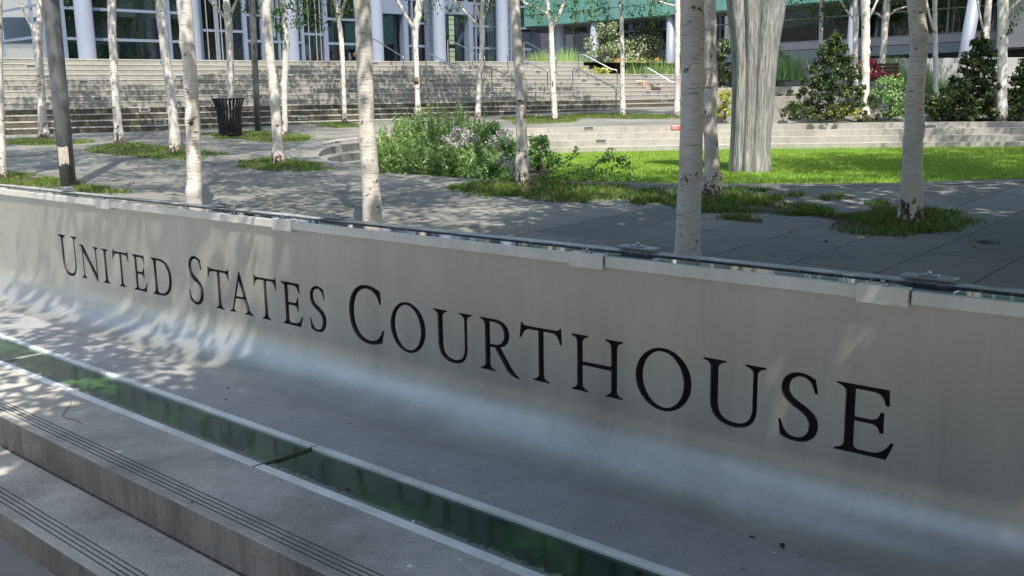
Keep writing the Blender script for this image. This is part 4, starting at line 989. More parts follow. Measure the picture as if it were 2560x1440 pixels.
# further birches out of the frame whose crowns shade the plaza
for i, (x, y) in enumerate([(-9.5, 14), (-12, 19), (8.2, 13.5), (11.5, 17), (7.6, 9.6), (13.5, 20), (16.5, 26), (-17, 24), (-3.5, 3.5 + 9), (10.5, 7), (7.6, 12.2), (9.3, 14.2), (-9, 11)]):
    if i == 8: continue
    TREES.append(('out%d' % i, (x, y), None, [], None))
OUTL = ['birch beyond the left edge near the wall', 'birch beyond the left edge by the plaza', 'birch beyond the right edge near the lawn', 'birch right of the frame beside the lawn', 'birch right of the frame nearest the wall',
        'birch right of the frame behind the lawn', 'birch right of the frame by the terrace', 'birch beyond the left edge at the stairs', '', 'birch right of the frame near the street', 'birch right of the frame shading the lawn', 'second birch right of the frame shading the lawn', 'birch beyond the left edge close behind the wall']
FGR = 'white birches scattered over the plaza'
tree_e = {}
for ti, (key, bp, path, forks, label) in enumerate(TREES):
    if path is None:
        x, y = bp; base = Vector((x, y, pz(x, y))); e = empty('birch_tree', base, OUTL[int(key[3:])], 'birch', FGR)
        pts = [base + Vector((0, 0, -.05)), base + Vector((.05, 0, 2)), base + Vector((.1, .05, 4.5)), base + Vector((.1, .1, 9))]; rad = [.1, .08, .065, .02]
        lpts = [p - base for p in pts]; b = MB(); b.tube(lpts, rad, 12); b.build('trunk', M_BIRCH, e); top = lpts[2]
    else:
        if len(bp) == 3: dd = bp[2]; q = aty(bp[0], bp[1], dd)
        else: q = onp(*bp); dd = q.y
        q = Vector((q.x, q.y, pz(q.x, q.y)))
        if key in ('V', 'Z', 'Wt', 'X', 'Y', 'AA', 'AB'): q.z = aty(bp[0], bp[1], dd).z
        base = q; e = empty('birch_tree', base, label, 'birch', FGR)
        P_ = [aty(x, y, dd) for x, y, w_ in path]; W_ = [w_ / 2 / FPX * (p - EYEP).length for p, (x, y, w_) in zip(P_, path)]
        # resample finely
        n = 60; zr = np.linspace(P_[0].z - .06, P_[-1].z, n); zz_ = np.array([p.z for p in P_])
        xr = np.interp(zr, zz_, [p.x for p in P_]); wr = np.interp(zr, zz_, W_)
        rg = np.random.default_rng(ti); knots = rg.uniform(zr[2], zr[-1], 7)
        ka = rg.uniform(3.2, 6.2, 7)
        pts = []; rads = []
        for i in range(n):
            wob = noise.noise(Vector((zr[i] * 1.6, ti * 3.1, 0))) * .10 * wr[0]
            pts.append(Vector((xr[i] + wob, dd + wob * .8, zr[i])) - base); rads.append(wr[i] * (1 + .05 * noise.noise(Vector((zr[i] * 5, ti, 3)))) * (1 + .3 * math.exp(-max(0, zr[i] - zr[0]) / .09)))
        zt = pts[-1].z + 1.0e-3; topv = pts[-1].copy(); slope = (P_[-1].x - P_[-2].x) / max(.1, P_[-1].z - P_[-2].z)
        slope = max(-.12, min(.12, slope))
        hgt = max(8.5, topv.z + 2)
        for s_ in range(1, 9):
            t_ = s_ / 8; z = topv.z + (hgt - topv.z) * t_
            pts.append(Vector((topv.x + slope * (z - topv.z) * .5 + .08 * math.sin(s_ + ti), topv.y + .1 * math.cos(s_ * 1.3), z))); rads.append(rads[n - 1] * (1 - .85 * t_))
        def fnn(i, a, _p=pts, _k=knots, _ka=ka, _b=base):
            z = _p[i].z + _b.z; v = 1 + .05 * noise.noise(Vector((math.cos(a) * 1.3, math.sin(a) * 1.3, z * 4 + ti * 5)))
            for zk, ak in zip(_k, _ka):
                v += .22 * math.exp(-((z - zk) / .07) ** 2 - (((a - ak + math.pi) % 6.283 - math.pi) / .8) ** 2)
            return v
        b = MB(); b.tube(pts, rads, 18, True, fnn); b.build('trunk', M_BIRCH2 if key in 'EKR' else M_BIRCH, e)
        top = topv
        for fk in forks:
            q_ = [aty(x, y, dd - .02 * i) - base for i, (x, y, w_) in enumerate(fk)]; r_ = [w_ / 2 / FPX * dd for x, y, w_ in fk]
            q_ = [Vector(v) for v in q_]; last = q_[-1] + (q_[-1] - q_[-2]) * 1.2 + Vector((0, 0, .4)); last2 = last + (last - q_[-1]) * .6 + Vector((0, 0, .6))
            b = MB(); b.tube(q_ + [last, last2], r_ + [r_[-1] * .6, r_[-1] * .2], 10); b.build('branch', M_BIRCH, e)
        if key == 'K':
            s1_ = aty(900, 137, dd) - base; b = MB(); b.tube([s1_ + Vector((.04, 0, 0)), s1_, s1_ + Vector((-.05, -.03, -.0))], [.028, .026, .016], 9); b.build('broken_stub', simple('stub_wood', (.45, .27, .14), .8), e)
        if key == 'L':
            b = MB(); z0, z1 = aty(1041, 211, dd).z - base.z, aty(1041, 193, dd).z - base.z; xx = aty(1041.5, 200, dd).x - base.x
            b.lathe([(.078, z0), (.083, z0), (.083, z1), (.078, z1)], 18, (xx, 0, 0)); b.build('trunk_band', simple('brown_band', (.11, .085, .04), .8), e)
        if key == 'O':
            p1 = aty(1382, 209, dd) - base; b = MB(); b.bx(p1.x - .022, p1.x + .012, -.1, -.085, p1.z - .06, p1.z + .06); b.build('tree_tag', simple('tag_black', (.02, .015, .01), .6), e)
    tree_e[key] = (e, base)
    li = limb_mesh(ti % 4); lo = li.build('limbs', M_BIRCH, e); lo.location = (top.x * .9, top.y, 0 if path else 0)
    cr = link(bpy.data.objects.new('crown', CROWNS[ti % 4])); cr.parent = e; cr.location = (top.x, top.y, .1 * (ti % 3))
    cr.rotation_euler = (0, 0, ti * 1.7); sc_ = 1.0 + .12 * math.sin(ti * 2.1); cr.scale = (sc_, sc_, 1.0)
    if key == 'N': cr.scale = (.5, .5, .55); cr.location.z = 4.2
# hanging twigs of leaves seen along the top of the photograph: (tree, px, py, radius px, leaves)
HANG = [('F', 600, 15, 20, 40), ('F', 640, 22, 26, 60), ('I', 690, 40, 18, 55), ('I', 740, 22, 40, 160), ('I', 700, 75, 14, 30), ('J', 775, 30, 34, 120), ('J', 800, 60, 20, 45), ('J', 830, 14, 30, 100), ('J', 870, 22, 24, 80), ('J', 740, 60, 14, 30),
        ('D', 385, 8, 10, 12), ('C', 322, 8, 10, 14), ('A', 168, 5, 10, 12), ('L', 1082, 15, 22, 50), ('L', 1062, 50, 10, 14), ('M', 1140, 20, 18, 40), ('M', 1150, 50, 10, 16), ('M', 1224, 18, 16, 45), ('M', 1229, 50, 8, 12), ('M', 1120, 25, 12, 25),
        ('O', 1335, 15, 26, 90), ('O', 1350, 48, 12, 26), ('O', 1385, 30, 20, 50), ('O', 1430, 12, 26, 100), ('O', 1440, 45, 14, 32), ('O', 1475, 30, 24, 90), ('Pb', 1500, 15, 26, 100), ('Pb', 1520, 45, 15, 32), ('Pb', 1570, 15, 24, 70), ('Pb', 1600, 30, 14, 28),
        ('Q', 1640, 15, 30, 90), ('Q', 1625, 40, 12, 24), ('Q', 1670, 40, 10, 20), ('AB', 2000, 18, 36, 140), ('AB', 2060, 22, 36, 150), ('AB', 2030, 45, 18, 40), ('AB', 2095, 10, 24, 70), ('Z', 2535, 52, 14, 26), ('Z', 2545, 30, 12, 16), ('Z', 2525, 78, 8, 10), ('Wt', 2110, 8, 16, 30), ('X', 2240, 6, 22, 40)]
by = {}
for k, px, py, r_, n in HANG: by.setdefault(k, []).append((px, py, r_, n))
for k, lst in by.items():
    e, base = tree_e[k]; cl = []; b = MB()
    for i, (px, py, r_, n) in enumerate(lst):
        c = aty(px, py, base.y - .25) - base; rr_ = r_ / FPX * base.y; cl.append((tuple(c), (rr_, rr_ * .8, rr_ * 1.3), int(n * 1.3)))
        b.tube([c + Vector((.1, .3, .9)), c + Vector((.05, .1, .5)), c, c - Vector((0, 0, rr_))], [.012, .009, .005, .003], 4)
    leaves('hanging_foliage', cl, M_BIRCHLEAF, e, .085, 300 + len(cl), droop=1.5); b.build('twigs', M_STEM, e)

# street trees beside and behind the viewer: they shade the right of the wall
def street_tree(x, y, h, r_, n, seed, label, size=.22, zz=.62, dx=0, dy=0):
    rg = np.random.default_rng(seed); e = empty('street_tree', (x, y, -1.0), label, 'tree', 'leafy street trees around the viewer')
    b = MB(); b.tube([(0, 0, 0), (dx * .15, dy * .15, h * .25), (dx * .6, dy * .6, h * .5), (dx, dy, h * .9)], [.24, .19, .14, .03], 12)
    b.build('trunk', M_BARK, e)
    b = MB()
    for k in range(12):
        a = rg.random() * 6.28; z0 = h * (.3 + .04 * k); k_ = min(1, max(0, (z0 / h - .25) / .4)); X_, Y_ = dx * (.15 + .85 * k_), dy * (.15 + .85 * k_); b.tube([(X_, Y_, z0), (X_ + math.cos(a) * r_ * .4, Y_ + math.sin(a) * r_ * .4, z0 + .8), (X_ + math.cos(a) * r_ * .8, Y_ + math.sin(a) * r_ * .8, z0 + 1.5)], [.07, .05, .02], 6)
    b.build('limbs', M_BARK, e)
    cl = []
    for k in range(n):
        d = rg.normal(size=3); d /= np.linalg.norm(d); q = rg.random() ** .45; c = np.array([dx + d[0] * r_ * q, dy + d[1] * r_ * q, h * zz + d[2] * h * .3 * q]); s_ = .5 + .4 * rg.random()
        cl.append((c, (s_, s_, s_ * .8), 60))
    leaves('crown', cl, M_BIRCHLEAF, e, size, seed + 5); return e
street_tree(5.0, 1.3, 11, 3.3, 300, 11, 'leafy street tree just right of the viewer', .24, dx=-1.8, dy=2.3)
street_tree(7.0, 3.2, 11, 3.4, 300, 12, 'leafy street tree farther right of the viewer, by the end of the wall', .24, dy=2.6)
street_tree(-3.0, -1.6, 11, 2.4, 230, 13, 'leafy street tree behind the viewer on the left, leaning over the steps', .24, dx=2.7, dy=3.3)
street_tree(1.4, -2.4, 11.5, 2.9, 240, 18, 'leafy street tree just behind the viewer', .24, dx=.3, dy=.6)
street_tree(-6.2, 2.4, 11, 2.3, 34, 19, 'airy street tree left of the viewer near the steps', .2, dx=3.2, dy=2.9)
street_tree(10.5, 6.0, 12, 3.2, 120, 17, 'leafy street tree at the far right end of the wall', dy=2)
street_tree(-6.3, 4.2, 10, 2.3, 34, 14, 'thin leafy street tree left of the viewer')
street_tree(-20, -9, 9, 3.0, 110, 21, 'leafy street tree across the road on the left')
street_tree(-12, -4, 11, 3.2, 80, 15, 'leafy street tree far left behind the viewer')
street_tree(12, -6, 12, 3.5, 100, 16, 'leafy street tree far right behind the viewer')

# ============================================================ GRASS PATCHES round the trunks
PATCH = [ # polygons in photograph pixels on the plaza
 [(8, 352), (60, 348), (110, 346), (170, 350), (235, 354), (240, 358), (180, 362), (90, 364), (20, 362)],
 [(205, 376), (250, 364), (330, 358), (400, 362), (470, 372), (545, 382), (535, 392), (480, 402), (400, 400), (300, 388), (225, 382)],
 [(505, 338), (560, 330), (650, 328), (730, 334), (785, 342), (770, 350), (700, 358), (640, 354), (560, 346)],
 [(603, 408), (640, 398), (700, 398), (760, 404), (815, 418), (790, 428), (700, 428), (640, 426), (610, 420)],
 [(-80, 420), (0, 430), (60, 438), (150, 452), (240, 466), (320, 484), (250, 484), (150, 474), (50, 462), (-80, 455)],
 [(790, 312), (850, 305), (900, 310), (905, 318), (830, 321)],
 [(1255, 296), (1330, 290), (1400, 290), (1460, 296), (1440, 306), (1300, 312)],
 [(1395, 288), (1500, 284), (1600, 285), (1705, 290), (1700, 298), (1560, 298), (1430, 296)],
 [(1105, 472), (1160, 458), (1260, 452), (1330, 452), (1420, 462), (1500, 465), (1560, 470), (1590, 482), (1520, 500), (1440, 512), (1400, 500), (1290, 492), (1180, 486)],
 [(1545, 500), (1580, 478), (1700, 470), (1800, 474), (1870, 476), (1935, 480), (1960, 505), (1940, 520), (2000, 512), (2080, 520), (2070, 540), (2180, 532), (2300, 520), (2380, 535), (2450, 545), (2440, 556), (2400, 572), (2400, 580), (2260, 592), (2150, 584), (2100, 570), (2120, 560), (2040, 545), (1970, 545), (1900, 532), (1800, 530), (1700, 535), (1640, 522)],
 [(1790, 548), (1830, 552), (1920, 560), (1915, 548), (1850, 545)], [(2430, 604), (2460, 598), (2490, 606), (2470, 614)],
 [(2040, 497), (2060, 492), (2080, 494), (2075, 500)], [(2110, 496), (2125, 488), (2140, 496), (2130, 502)], [(2150, 510), (2190, 500), (2230, 505), (2220, 518), (2170, 520)], [(1930, 486), (1960, 484), (2010, 490), (1990, 494)]]
allP = []
for i, poly in enumerate(PATCH):
    W2 = np.array([(lambda p: (p.x, p.y))(onp(x, y)) for x, y in poly]); lo_, hi_ = W2.min(0), W2.max(0); near = W2[:, 1].mean()
    dens_ = 3800 if near < 16 else 1300
    n = int((hi_ - lo_).prod() * dens_); n = min(n, 90000); P = RNG.uniform(lo_, hi_, (n, 2)); P = P[inside(P, W2)]
    f = np.array([noise.noise(Vector((x * 2.2, y * 2.2, 7))) + .5 * noise.noise(Vector((x * 7, y * 7, 3))) for x, y in P]) if len(P) else np.zeros(0)
    P = P[f > -.2]; f = f[f > -.2]
    j = np.array([(noise.noise(Vector((x * 1.7, y * 1.7, 20))), noise.noise(Vector((x * 1.7, y * 1.7, 40)))) for x, y in P]) if len(P) else np.zeros((0, 2))
    P = P + j * .28 + RNG.normal(size=P.shape) * .035; allP.append(P)
    ctr = W2.mean(0); b = MB(); W3 = ctr + (W2 - ctr) * .8
    b.add([(x, y, pz(x, y) + .004) for x, y in W3], [tuple(range(len(W3)))]); o = b.build('soil_patch', M_SOIL); tag(o, kind='structure')
P = np.concatenate(allP); P3 = np.c_[P, PA + PB * P[:, 1]]
tag(blades('grass', P3, M_GRASS, .055, .0055, 9, 1.4), 'tufts of grass growing round the birch trunks in the paving', 'grass', kind='stuff')

# ============================================================ PLANTS
def shrub(name, c, rx, h, n, m, size, label, cat='shrub', group=None, seed=1, conical=False, shape='leaf', droop=0, ry=None, clus=26, ratio=.55):
    rg = np.random.default_rng(seed); e = empty(name, c, label, cat, group); ry = ry or rx; cl = []; b = MB()
    if conical:
        for ly in range(9):
            Rr_ = rx * (1 - ly / 9.3) ** .85; z = h * (.09 + .102 * ly)
            for br in range(8 - ly // 2):
                a = br * 6.283 / (8 - ly // 2) + ly * 1.1 + rg.normal() * .2; Rb = Rr_ * rg.uniform(.75, 1.1)
                for q_, r_ in ((.35, .15), (.68, .14), (1.0, .10)):
                    cl.append(((Rb * q_ * math.cos(a), Rb * q_ * math.sin(a), z - .10 * q_ * Rb + .07 * rg.normal()), (r_ * rg.uniform(.8, 1.3), r_ * rg.uniform(.8, 1.3), .085), max(8, n // 120)))
                b.tube([(0, 0, z - .02), (Rb * .9 * math.cos(a), Rb * .9 * math.sin(a), z - .1 * Rb)], [.012, .004], 4)
        b.tube([(0, 0, 0), (0, 0, h)], [.035, .006], 6); cl.append(((0, 0, h), (.06, .06, .12), 40))
    for k in range(0 if conical else clus):
        t_ = (k + rg.random()) / clus
        if conical: z = h * (.06 + .9 * t_); w_ = (1 - .9 * t_ ** .9) * (1.0 if int(t_ * 8) % 2 else .82)
        else: z = h * (.12 + .78 * t_); w_ = math.sin(min(1, .35 + t_ * .75) * math.pi * .85 + .1)
        w_ = max(.1, w_); a = rg.random() * 6.283; q = rg.random() ** .5; x, y = rx * w_ * q * math.cos(a), ry * w_ * q * math.sin(a)
        r_ = max(rx, ry) * ((.13 + .12 * rg.random()) if conical else (.2 + .16 * rg.random())); cl.append(((x, y, z), (r_, r_, r_ * (.45 if conical else .7)), n // clus))
        if k % 2 == 0: b.tube([(0, 0, 0), (x * .4, y * .4, z * .5), (x, y, z)], [.016 * h, .01 * h, .004], 5)
    leaves('foliage', cl, m, e, size, seed, shape, droop, ratio=ratio); b.build('stems', M_STEM, e); return e
def plumes(name, c, rx, h, ns, per, m, size, label, cat, group, seed, ratio=.4):
    rg = np.random.default_rng(seed); e = empty(name, c, label, cat, group); cl = []; b = MB()
    for k in range(ns):
        a = rg.random() * 6.283; q = rg.random() ** .55; x, y = rx * q * math.cos(a), rx * q * math.sin(a); hh = h * (1.08 - .38 * q * q) * (.82 + .3 * rg.random())
        lx, ly = x * 1.18, y * 1.18
        for t_, w_ in ((.25, .07), (.5, .07), (.75, .06), (.95, .035)): cl.append(((x + (lx - x) * t_, y + (ly - y) * t_, hh * t_), (w_, w_, hh * .16), per // 4))
        b.tube([(x * .5, y * .5, 0), (x, y, hh * .5), (lx, ly, hh)], [.006, .004, .002], 4)
    leaves('foliage', cl, m, e, size, seed, 'leaf', -1.0, ratio=ratio); b.build('stems', M_STEM, e); return e
def at(px, py, d): return aty(px, py, d)
BZ = .5
def bed(px, d, z=BZ): q = aty(px, 400, d); return Vector((q.x, q.y, z))
# flower bed at the near left of the lawn
bl_ = [(935, 430), (960, 442), (1100, 448), (1290, 452), (1375, 440), (1360, 400), (1300, 380), (1000, 385), (940, 405)]
b = MB(); b.add([tuple(onz(x, y, .47)) for x, y in bl_], [tuple(range(9))]); tag(b.build('flower_bed', M_SOIL), kind='structure')
FG = 'leafy perennials massed in the flower bed'
for px, d, rx, h, n, m_, sz, lab, sd in [
 (985, 14.6, .42, .52, 2600, M_BUSH, .055, 'feathery green aster at the left corner of the flower bed', 21),
 (1060, 14.6, .45, .55, 3000, M_BUSH, .055, 'feathery green aster at the front of the flower bed', 22),
 (1000, 15.9, .42, .74, 2600, M_BUSH, .055, 'tall pale green aster at the back left of the flower bed', 23),
 (1070, 16.2, .5, .92, 3400, M_BUSH, .055, 'tallest pale green aster mound in the flower bed', 24),
 (1150, 16.4, .5, .90, 3200, M_BUSH, .055, 'tall green mound behind the lilac flowers', 25),
 (1215, 16.6, .48, .86, 2400, M_ROSE, .065, 'bushy rose at the back right of the flower bed', 26),
 (1260, 15.6, .42, .62, 1900, M_ROSE, .065, 'rose bush just left of the sturdy middle birch', 27),
 (1345, 16.6, .32, .62, 1400, M_ROSE, .065, 'rose bush just right of the sturdy middle birch', 28),
 (1150, 14.4, .4, .42, 1800, M_BUSH, .06, 'low green perennial at the front middle of the flower bed', 29),
 (1225, 13.9, .36, .30, 1500, M_ROSE, .06, 'low dark leaved perennial beside the grey catmint', 30)]:
    (plumes('flowering_perennial', bed(px, d), rx, h * 1.08, 62, 84, m_, sz, lab, 'plant', FG, sd) if m_ is M_BUSH else shrub('flowering_perennial', bed(px, d), rx, h, n, m_, sz, lab, 'plant', FG, sd, droop=-.5, clus=44))
for px, d, rx, h, lab, sd in [(1150, 15.2, .42, .55, 'broad-leaved pale hosta in the middle of the flower bed', 31), (1205, 14.8, .42, .5, 'broad-leaved hosta with striped leaves nearer the sturdy birch', 32)]:
    shrub('hosta', bed(px, d), rx, h, 420, M_HOSTA, .19, lab, 'plant', 'hostas in the flower bed', sd, droop=.4, clus=24, ratio=.6)
for px, py, d, lab, sd in [(1135, 340, 14.9, 'cluster of pale lilac phlox flowers left of the hosta', 41), (1160, 355, 14.8, 'cluster of pale lilac phlox flowers above the hosta', 42), (1245, 345, 15.0, 'lilac flower spray beside the sturdy birch', 43)]:
    q = at(px, py, d); e = empty('phlox', Vector((q.x, q.y, BZ)), lab, 'flower', 'lilac flowers in the flower bed'); z = q.z - BZ
    leaves('blossom', [((rg_x, rg_y, z + rg_z), (.08, .08, .08), 60) for rg_x, rg_y, rg_z in ((0, 0, 0), (.13, .04, -.06), (-.12, 0, -.04), (.05, -.05, .09), (-.05, .05, -.13), (.17, 0, .06))], M_PETAL, e, .035, sd)
    b = MB(); b.tube([(0, 0, 0), (0, 0, z)], .01, 5); b.build('stem', M_STEM, e)
q = bed(1262, 13.8); e = empty('catmint', q, 'grey-violet catmint spikes left of the sturdy birch foot', 'flower')
leaves('spikes', [((x, 0, .25 + z), (.04, .04, .17), 130) for x, z in ((-.1, 0), (-.03, .08), (.05, .03), (.12, -.04))], leafmat('catmint_leaf', [(.2, .22, .26), (.35, .34, .42)]), e, .03, 44)
b = MB(); b.tube([(0, 0, 0), (0, 0, .3)], .008, 5); b.build('stem', M_STEM, e)
# trailing rose shoots
for j, (stems, lab) in enumerate([([[(1340, 452), (1380, 425), (1420, 400), (1445, 375)], [(1350, 450), (1400, 440), (1450, 425), (1490, 440)], [(1345, 455), (1385, 445), (1430, 450)]], 'arching rose shoots with small leaves in front of the lawn, left of the pair'),
                       ([[(1440, 455), (1480, 420), (1510, 395), (1530, 378)], [(1450, 455), (1500, 430), (1550, 408), (1575, 418)], [(1470, 458), (1520, 448), (1560, 440), (1585, 455)], [(1500, 400), (1540, 395), (1565, 400)]], 'arching rose shoots with small leaves in front of the lawn, right of the pair')]):
    d = 12.9; q = aty(stems[0][0][0], 455, d); e = empty('rose_shoots', (q.x, q.y, .45), lab, 'rose', 'rose shoots sprawling before the lawn'); b = MB(); cl = []
    for st_ in stems:
        pp = [aty(x, y, d + .1 * i) - Vector((q.x, q.y, .45)) for i, (x, y) in enumerate(st_)]; b.tube(pp, [.008, .007, .005, .004][:len(pp)], 5)
        cm = catmull(pp, 16, False)
        for v in cm: cl.append((tuple(v), (.075, .07, .07), 5))
    leaves('foliage', cl, M_ROSE, e, .055, 60 + j); b.build('stems', M_STEM, e)
# right terrace
TZ = 1.0
def rshrub(px, py, d, *a, **k): q = aty(px, py, d); return shrub('evergreen_shrub', q, *a, **k)
TG = 'evergreen shrubs on the terrace behind the lawn'
rshrub(2080, 298, 25.3, 1.25, 2.15, 6400, M_DARKLEAF, .08, 'large conical dark evergreen shrub right of the sculpture', 'shrub', TG, 71, True, clus=84)
rshrub(2440, 298, 25.6, 1.2, 2.1, 6200, M_DARKLEAF, .09, 'pointed dark evergreen shrub before the rightmost pale column', 'shrub', TG, 72, True, clus=70)
rshrub(2552, 298, 25.4, .6, 1.55, 2600, M_DARKLEAF, .09, 'dark evergreen shrub cut by the right edge', 'shrub', TG, 73, True, clus=40)
rshrub(2380, 298, 25.2, .62, .75, 1800, M_DARKLEAF, .08, 'low spreading dark shrub left of the pointed one', 'shrub', TG, 74, clus=30)
rshrub(2222, 298, 25.6, .72, 1.12, 3000, M_ROSE, .075, 'mid green rose bush between the white birch and the lone birch', 'shrub', TG, 75, clus=34)
rshrub(2110, 298, 24.9, .4, .38, 900, M_YELLOW, .06, 'small golden leaved shrub at the foot of the conical shrub', 'shrub', TG, 76, clus=20)
rshrub(1812, 300, 26.5, .34, .85, 2000, M_YELLOW, .05, 'round golden shrub between the grey birch and the sculpture', 'shrub', TG, 77, clus=24)
rshrub(2470, 290, 25.8, .5, .7, 1200, M_YELLOW, .06, 'yellow green shrub beside the white birch at right', 'shrub', TG, 78, clus=24)
rshrub(1985, 298, 25.4, .5, .42, 900, M_DARKLEAF, .07, 'low dark shrub at the left foot of the conical shrub', 'shrub', TG, 87, clus=20)
rshrub(2330, 298, 25.3, .6, .6, 1500, M_DARKLEAF, .075, 'low dark shrub just right of the lone birch', 'shrub', TG, 88, clus=26)
rshrub(1965, 268, 27.6, .45, .5, 900, M_DARKLEAF, .07, 'low dark shrub on the terrace right behind the sculpture', 'shrub', TG, 79, clus=20)
rshrub(1800, 220, 31, .62, 1.6, 3000, M_RHODO, .09, 'white-tipped shrub seen left of the sculpture top', 'shrub', TG, 80, clus=36)
rshrub(1940, 215, 30.5, .5, 1.3, 1600, M_RHODO, .09, 'white-tipped shrub seen right of the sculpture', 'shrub', TG, 81, clus=30)
for px, py, d, h, lab, sd in [(1970, 200, 29, .78, 'tall green reeds left of the conical shrub', 82), (2300, 235, 29, .8, 'green reeds right of the lone birch', 83), (2225, 215, 30, .9, 'thin grass plumes in front of the retaining wall', 84), (2265, 225, 28.6, .6, 'dark fern beside the thin plumes', 85), (2370, 238, 28.5, .55, 'dark fern left of the pointed shrub', 86)]:
    q = aty(px, py, d); rg = np.random.default_rng(sd); P = rg.normal(size=(260, 2)) * (.28 if h < .7 else .22); e = empty('ornamental_grass', q, lab, 'plant', 'reeds and ferns by the retaining wall')
    blades('blade_tuft', np.c_[P, np.zeros(260)], M_ROSE, h, .014, sd, .9 if h < .7 else .3, e)
b = MB(); tb = [(1925, 302), (2600, 302), (2600, 262), (2380, 262), (2340, 285), (2200, 285), (2060, 285), (1990, 300)]
b.add([(p.x, p.y, p.z + .03) for p in (onp(x, y) for x, y in tb)], [tuple(range(8))]); tag(b.build('terrace_soil', M_SOIL), kind='structure')
# bed beside the top of the stairs
SG = 'shrubs and flowers beside the top of the stairs'
def sbed(px, py, v): p = onplane(px, py, Fp(0, v, 0), FN); return p
for px, v, rx, h, n, lab, sd in [(1522, 31.3, 1.2, 2.6, 6200, 'large white-tipped rhododendron left of the thin straight birch', 91), (1622, 31.0, 1.25, 2.6, 6600, 'large white-tipped rhododendron right of the thin straight birch', 92), (1685, 30.2, .8, 1.7, 2600, 'smaller white-tipped rhododendron behind the rightmost handrail', 93), (1590, 29.9, .5, .8, 1500, 'low white-tipped rhododendron between the two large ones', 94)]:
    p = sbed(px, 180, v); p.z = zb_ - .05; shrub('rhododendron', p, rx, h, n, M_RHODO, .10, lab, 'shrub', SG, sd, clus=60)
for px, v, lab, sd in [(1455, 28.9, 'pale hosta clump at the left of the stair bed', 95), (1487, 28.9, 'pale yellow hosta clump by the fifth handrail', 96), (1512, 28.9, 'pale hosta clump next to the thin straight birch', 97), (1692, 28.4, 'pale hosta at the foot of the rightmost handrail', 98)]:
    p = sbed(px, 188, v); p.z = zb_ if px < 1600 else zb_ - .5; shrub('hosta', p, .38, .26, 260, M_YELLOW, .16, lab, 'plant', SG, sd, clus=18)
for px, v, lab, sd in [(1570, 29.3, 'orange daylilies right of the thin straight birch', 99), (1612, 29.2, 'orange daylilies above the cardboard', 100), (1436, 30.0, 'tall green grasses left of the rhododendron', 101), (1415, 33.5, 'tall green grasses at the right end of the glass', 102), (1350, 35.5, 'green grasses in front of the last window', 103), (1655, 29.0, 'green daylily leaves beside the rightmost handrail', 104)]:
    p = sbed(px, 188, v); p.z = zb_ if px > 1430 else ZTOP; rg = np.random.default_rng(sd); P = rg.normal(size=(420, 2)) * .33; e = empty('daylily' if px in (1570, 1612, 1655) else 'tall_grass', p, lab, 'plant', SG)
    blades('leaf_tuft', np.c_[P, np.zeros(420)], M_BUSH, (.6 if px > 1500 else .75), .016, sd, .6, e)
    if px in (1570, 1612): leaves('blossom', [((rg.normal() * .35, rg.normal() * .3, .5 + .2 * rg.random()), (.05, .05, .04), 9) for _ in range(7)], M_ORANGE, e, .07, sd)
# plants inside / before the left windows
for px, h, lab, sd in [(183, 1.15, 'green indoor shrub behind the window right of the thick lamp post', 111), (255, 1.2, 'green indoor shrub behind the window left of the slender knotty birch', 112), (340, 1.25, 'green indoor shrub behind the window right of the slender knotty birch', 113)]:
    p = onplane(px, 150, Fp(0, VG + .7, 0), FN); p.z = ZTOP; e = shrub('potted_shrub', p, .5, h, 1500, leafmat('indoor_leaf', [(.05, .25, .09), (.1, .4, .16), (.16, .5, .2)]) if px == 183 else bpy.data.materials['indoor_leaf'], .09, lab, 'plant', 'shrubs behind the lobby windows', sd, clus=30)

# ============================================================ PERSON ON A BENCH
bp = aty(2185, 238, 28.2); gz = bp.z
bench = empty('park_bench', (bp.x, bp.y, gz), 'dark red slatted bench under the person in red', 'bench'); mbz = simple('bench_wood', (.06, .012, .01), .6)
b = MB(); [b.bx(-.75, .75, -.2 + q * .1, -.12 + q * .1, .42, .45) for q in range(4)]; b.build('seat', mbz, bench)
b = MB(); [b.bx(-.75, .75, .21, .235, .52 + q * .1, .59 + q * .1) for q in range(4)]; b.build('backrest', mbz, bench)
for x in (-.68, .68):
    b = MB(); b.bx(x - .025, x + .025, -.18, -.13, 0, .419); b.bx(x - .025, x + .025, .236, .27, 0, .9); b.build('leg', mbz, bench)
person = empty('person', (bp.x - .22, bp.y, gz), 'person in a red jacket seated on the bench, half hidden by the white birch', 'person')
def skin(name, V, E_, Rr, m, parent, sub=2):
    me = bpy.data.meshes.new(name); me.from_pydata(V, E_, []); me.materials.append(m); o = link(bpy.data.objects.new(name, me)); o.parent = parent
    md = o.modifiers.new('skin', 'SKIN'); me.skin_vertices or None
    for v, r_ in zip(me.skin_vertices[0].data, Rr): v.radius = r_ if hasattr(r_, '__len__') else (r_, r_)
    me.skin_vertices[0].data[0].use_root = True; md.use_smooth_shade = True
    s_ = o.modifiers.new('sub', 'SUBSURF'); s_.levels = sub; s_.render_levels = sub; return o
red = simple('red_cloth', (.17, .008, .02), .8); skinm = simple('skin', (.42, .25, .17), .6); trs = simple('red_trousers', (.15, .008, .025), .8); hairm = simple('hair', (.02, .014, .01), .8)
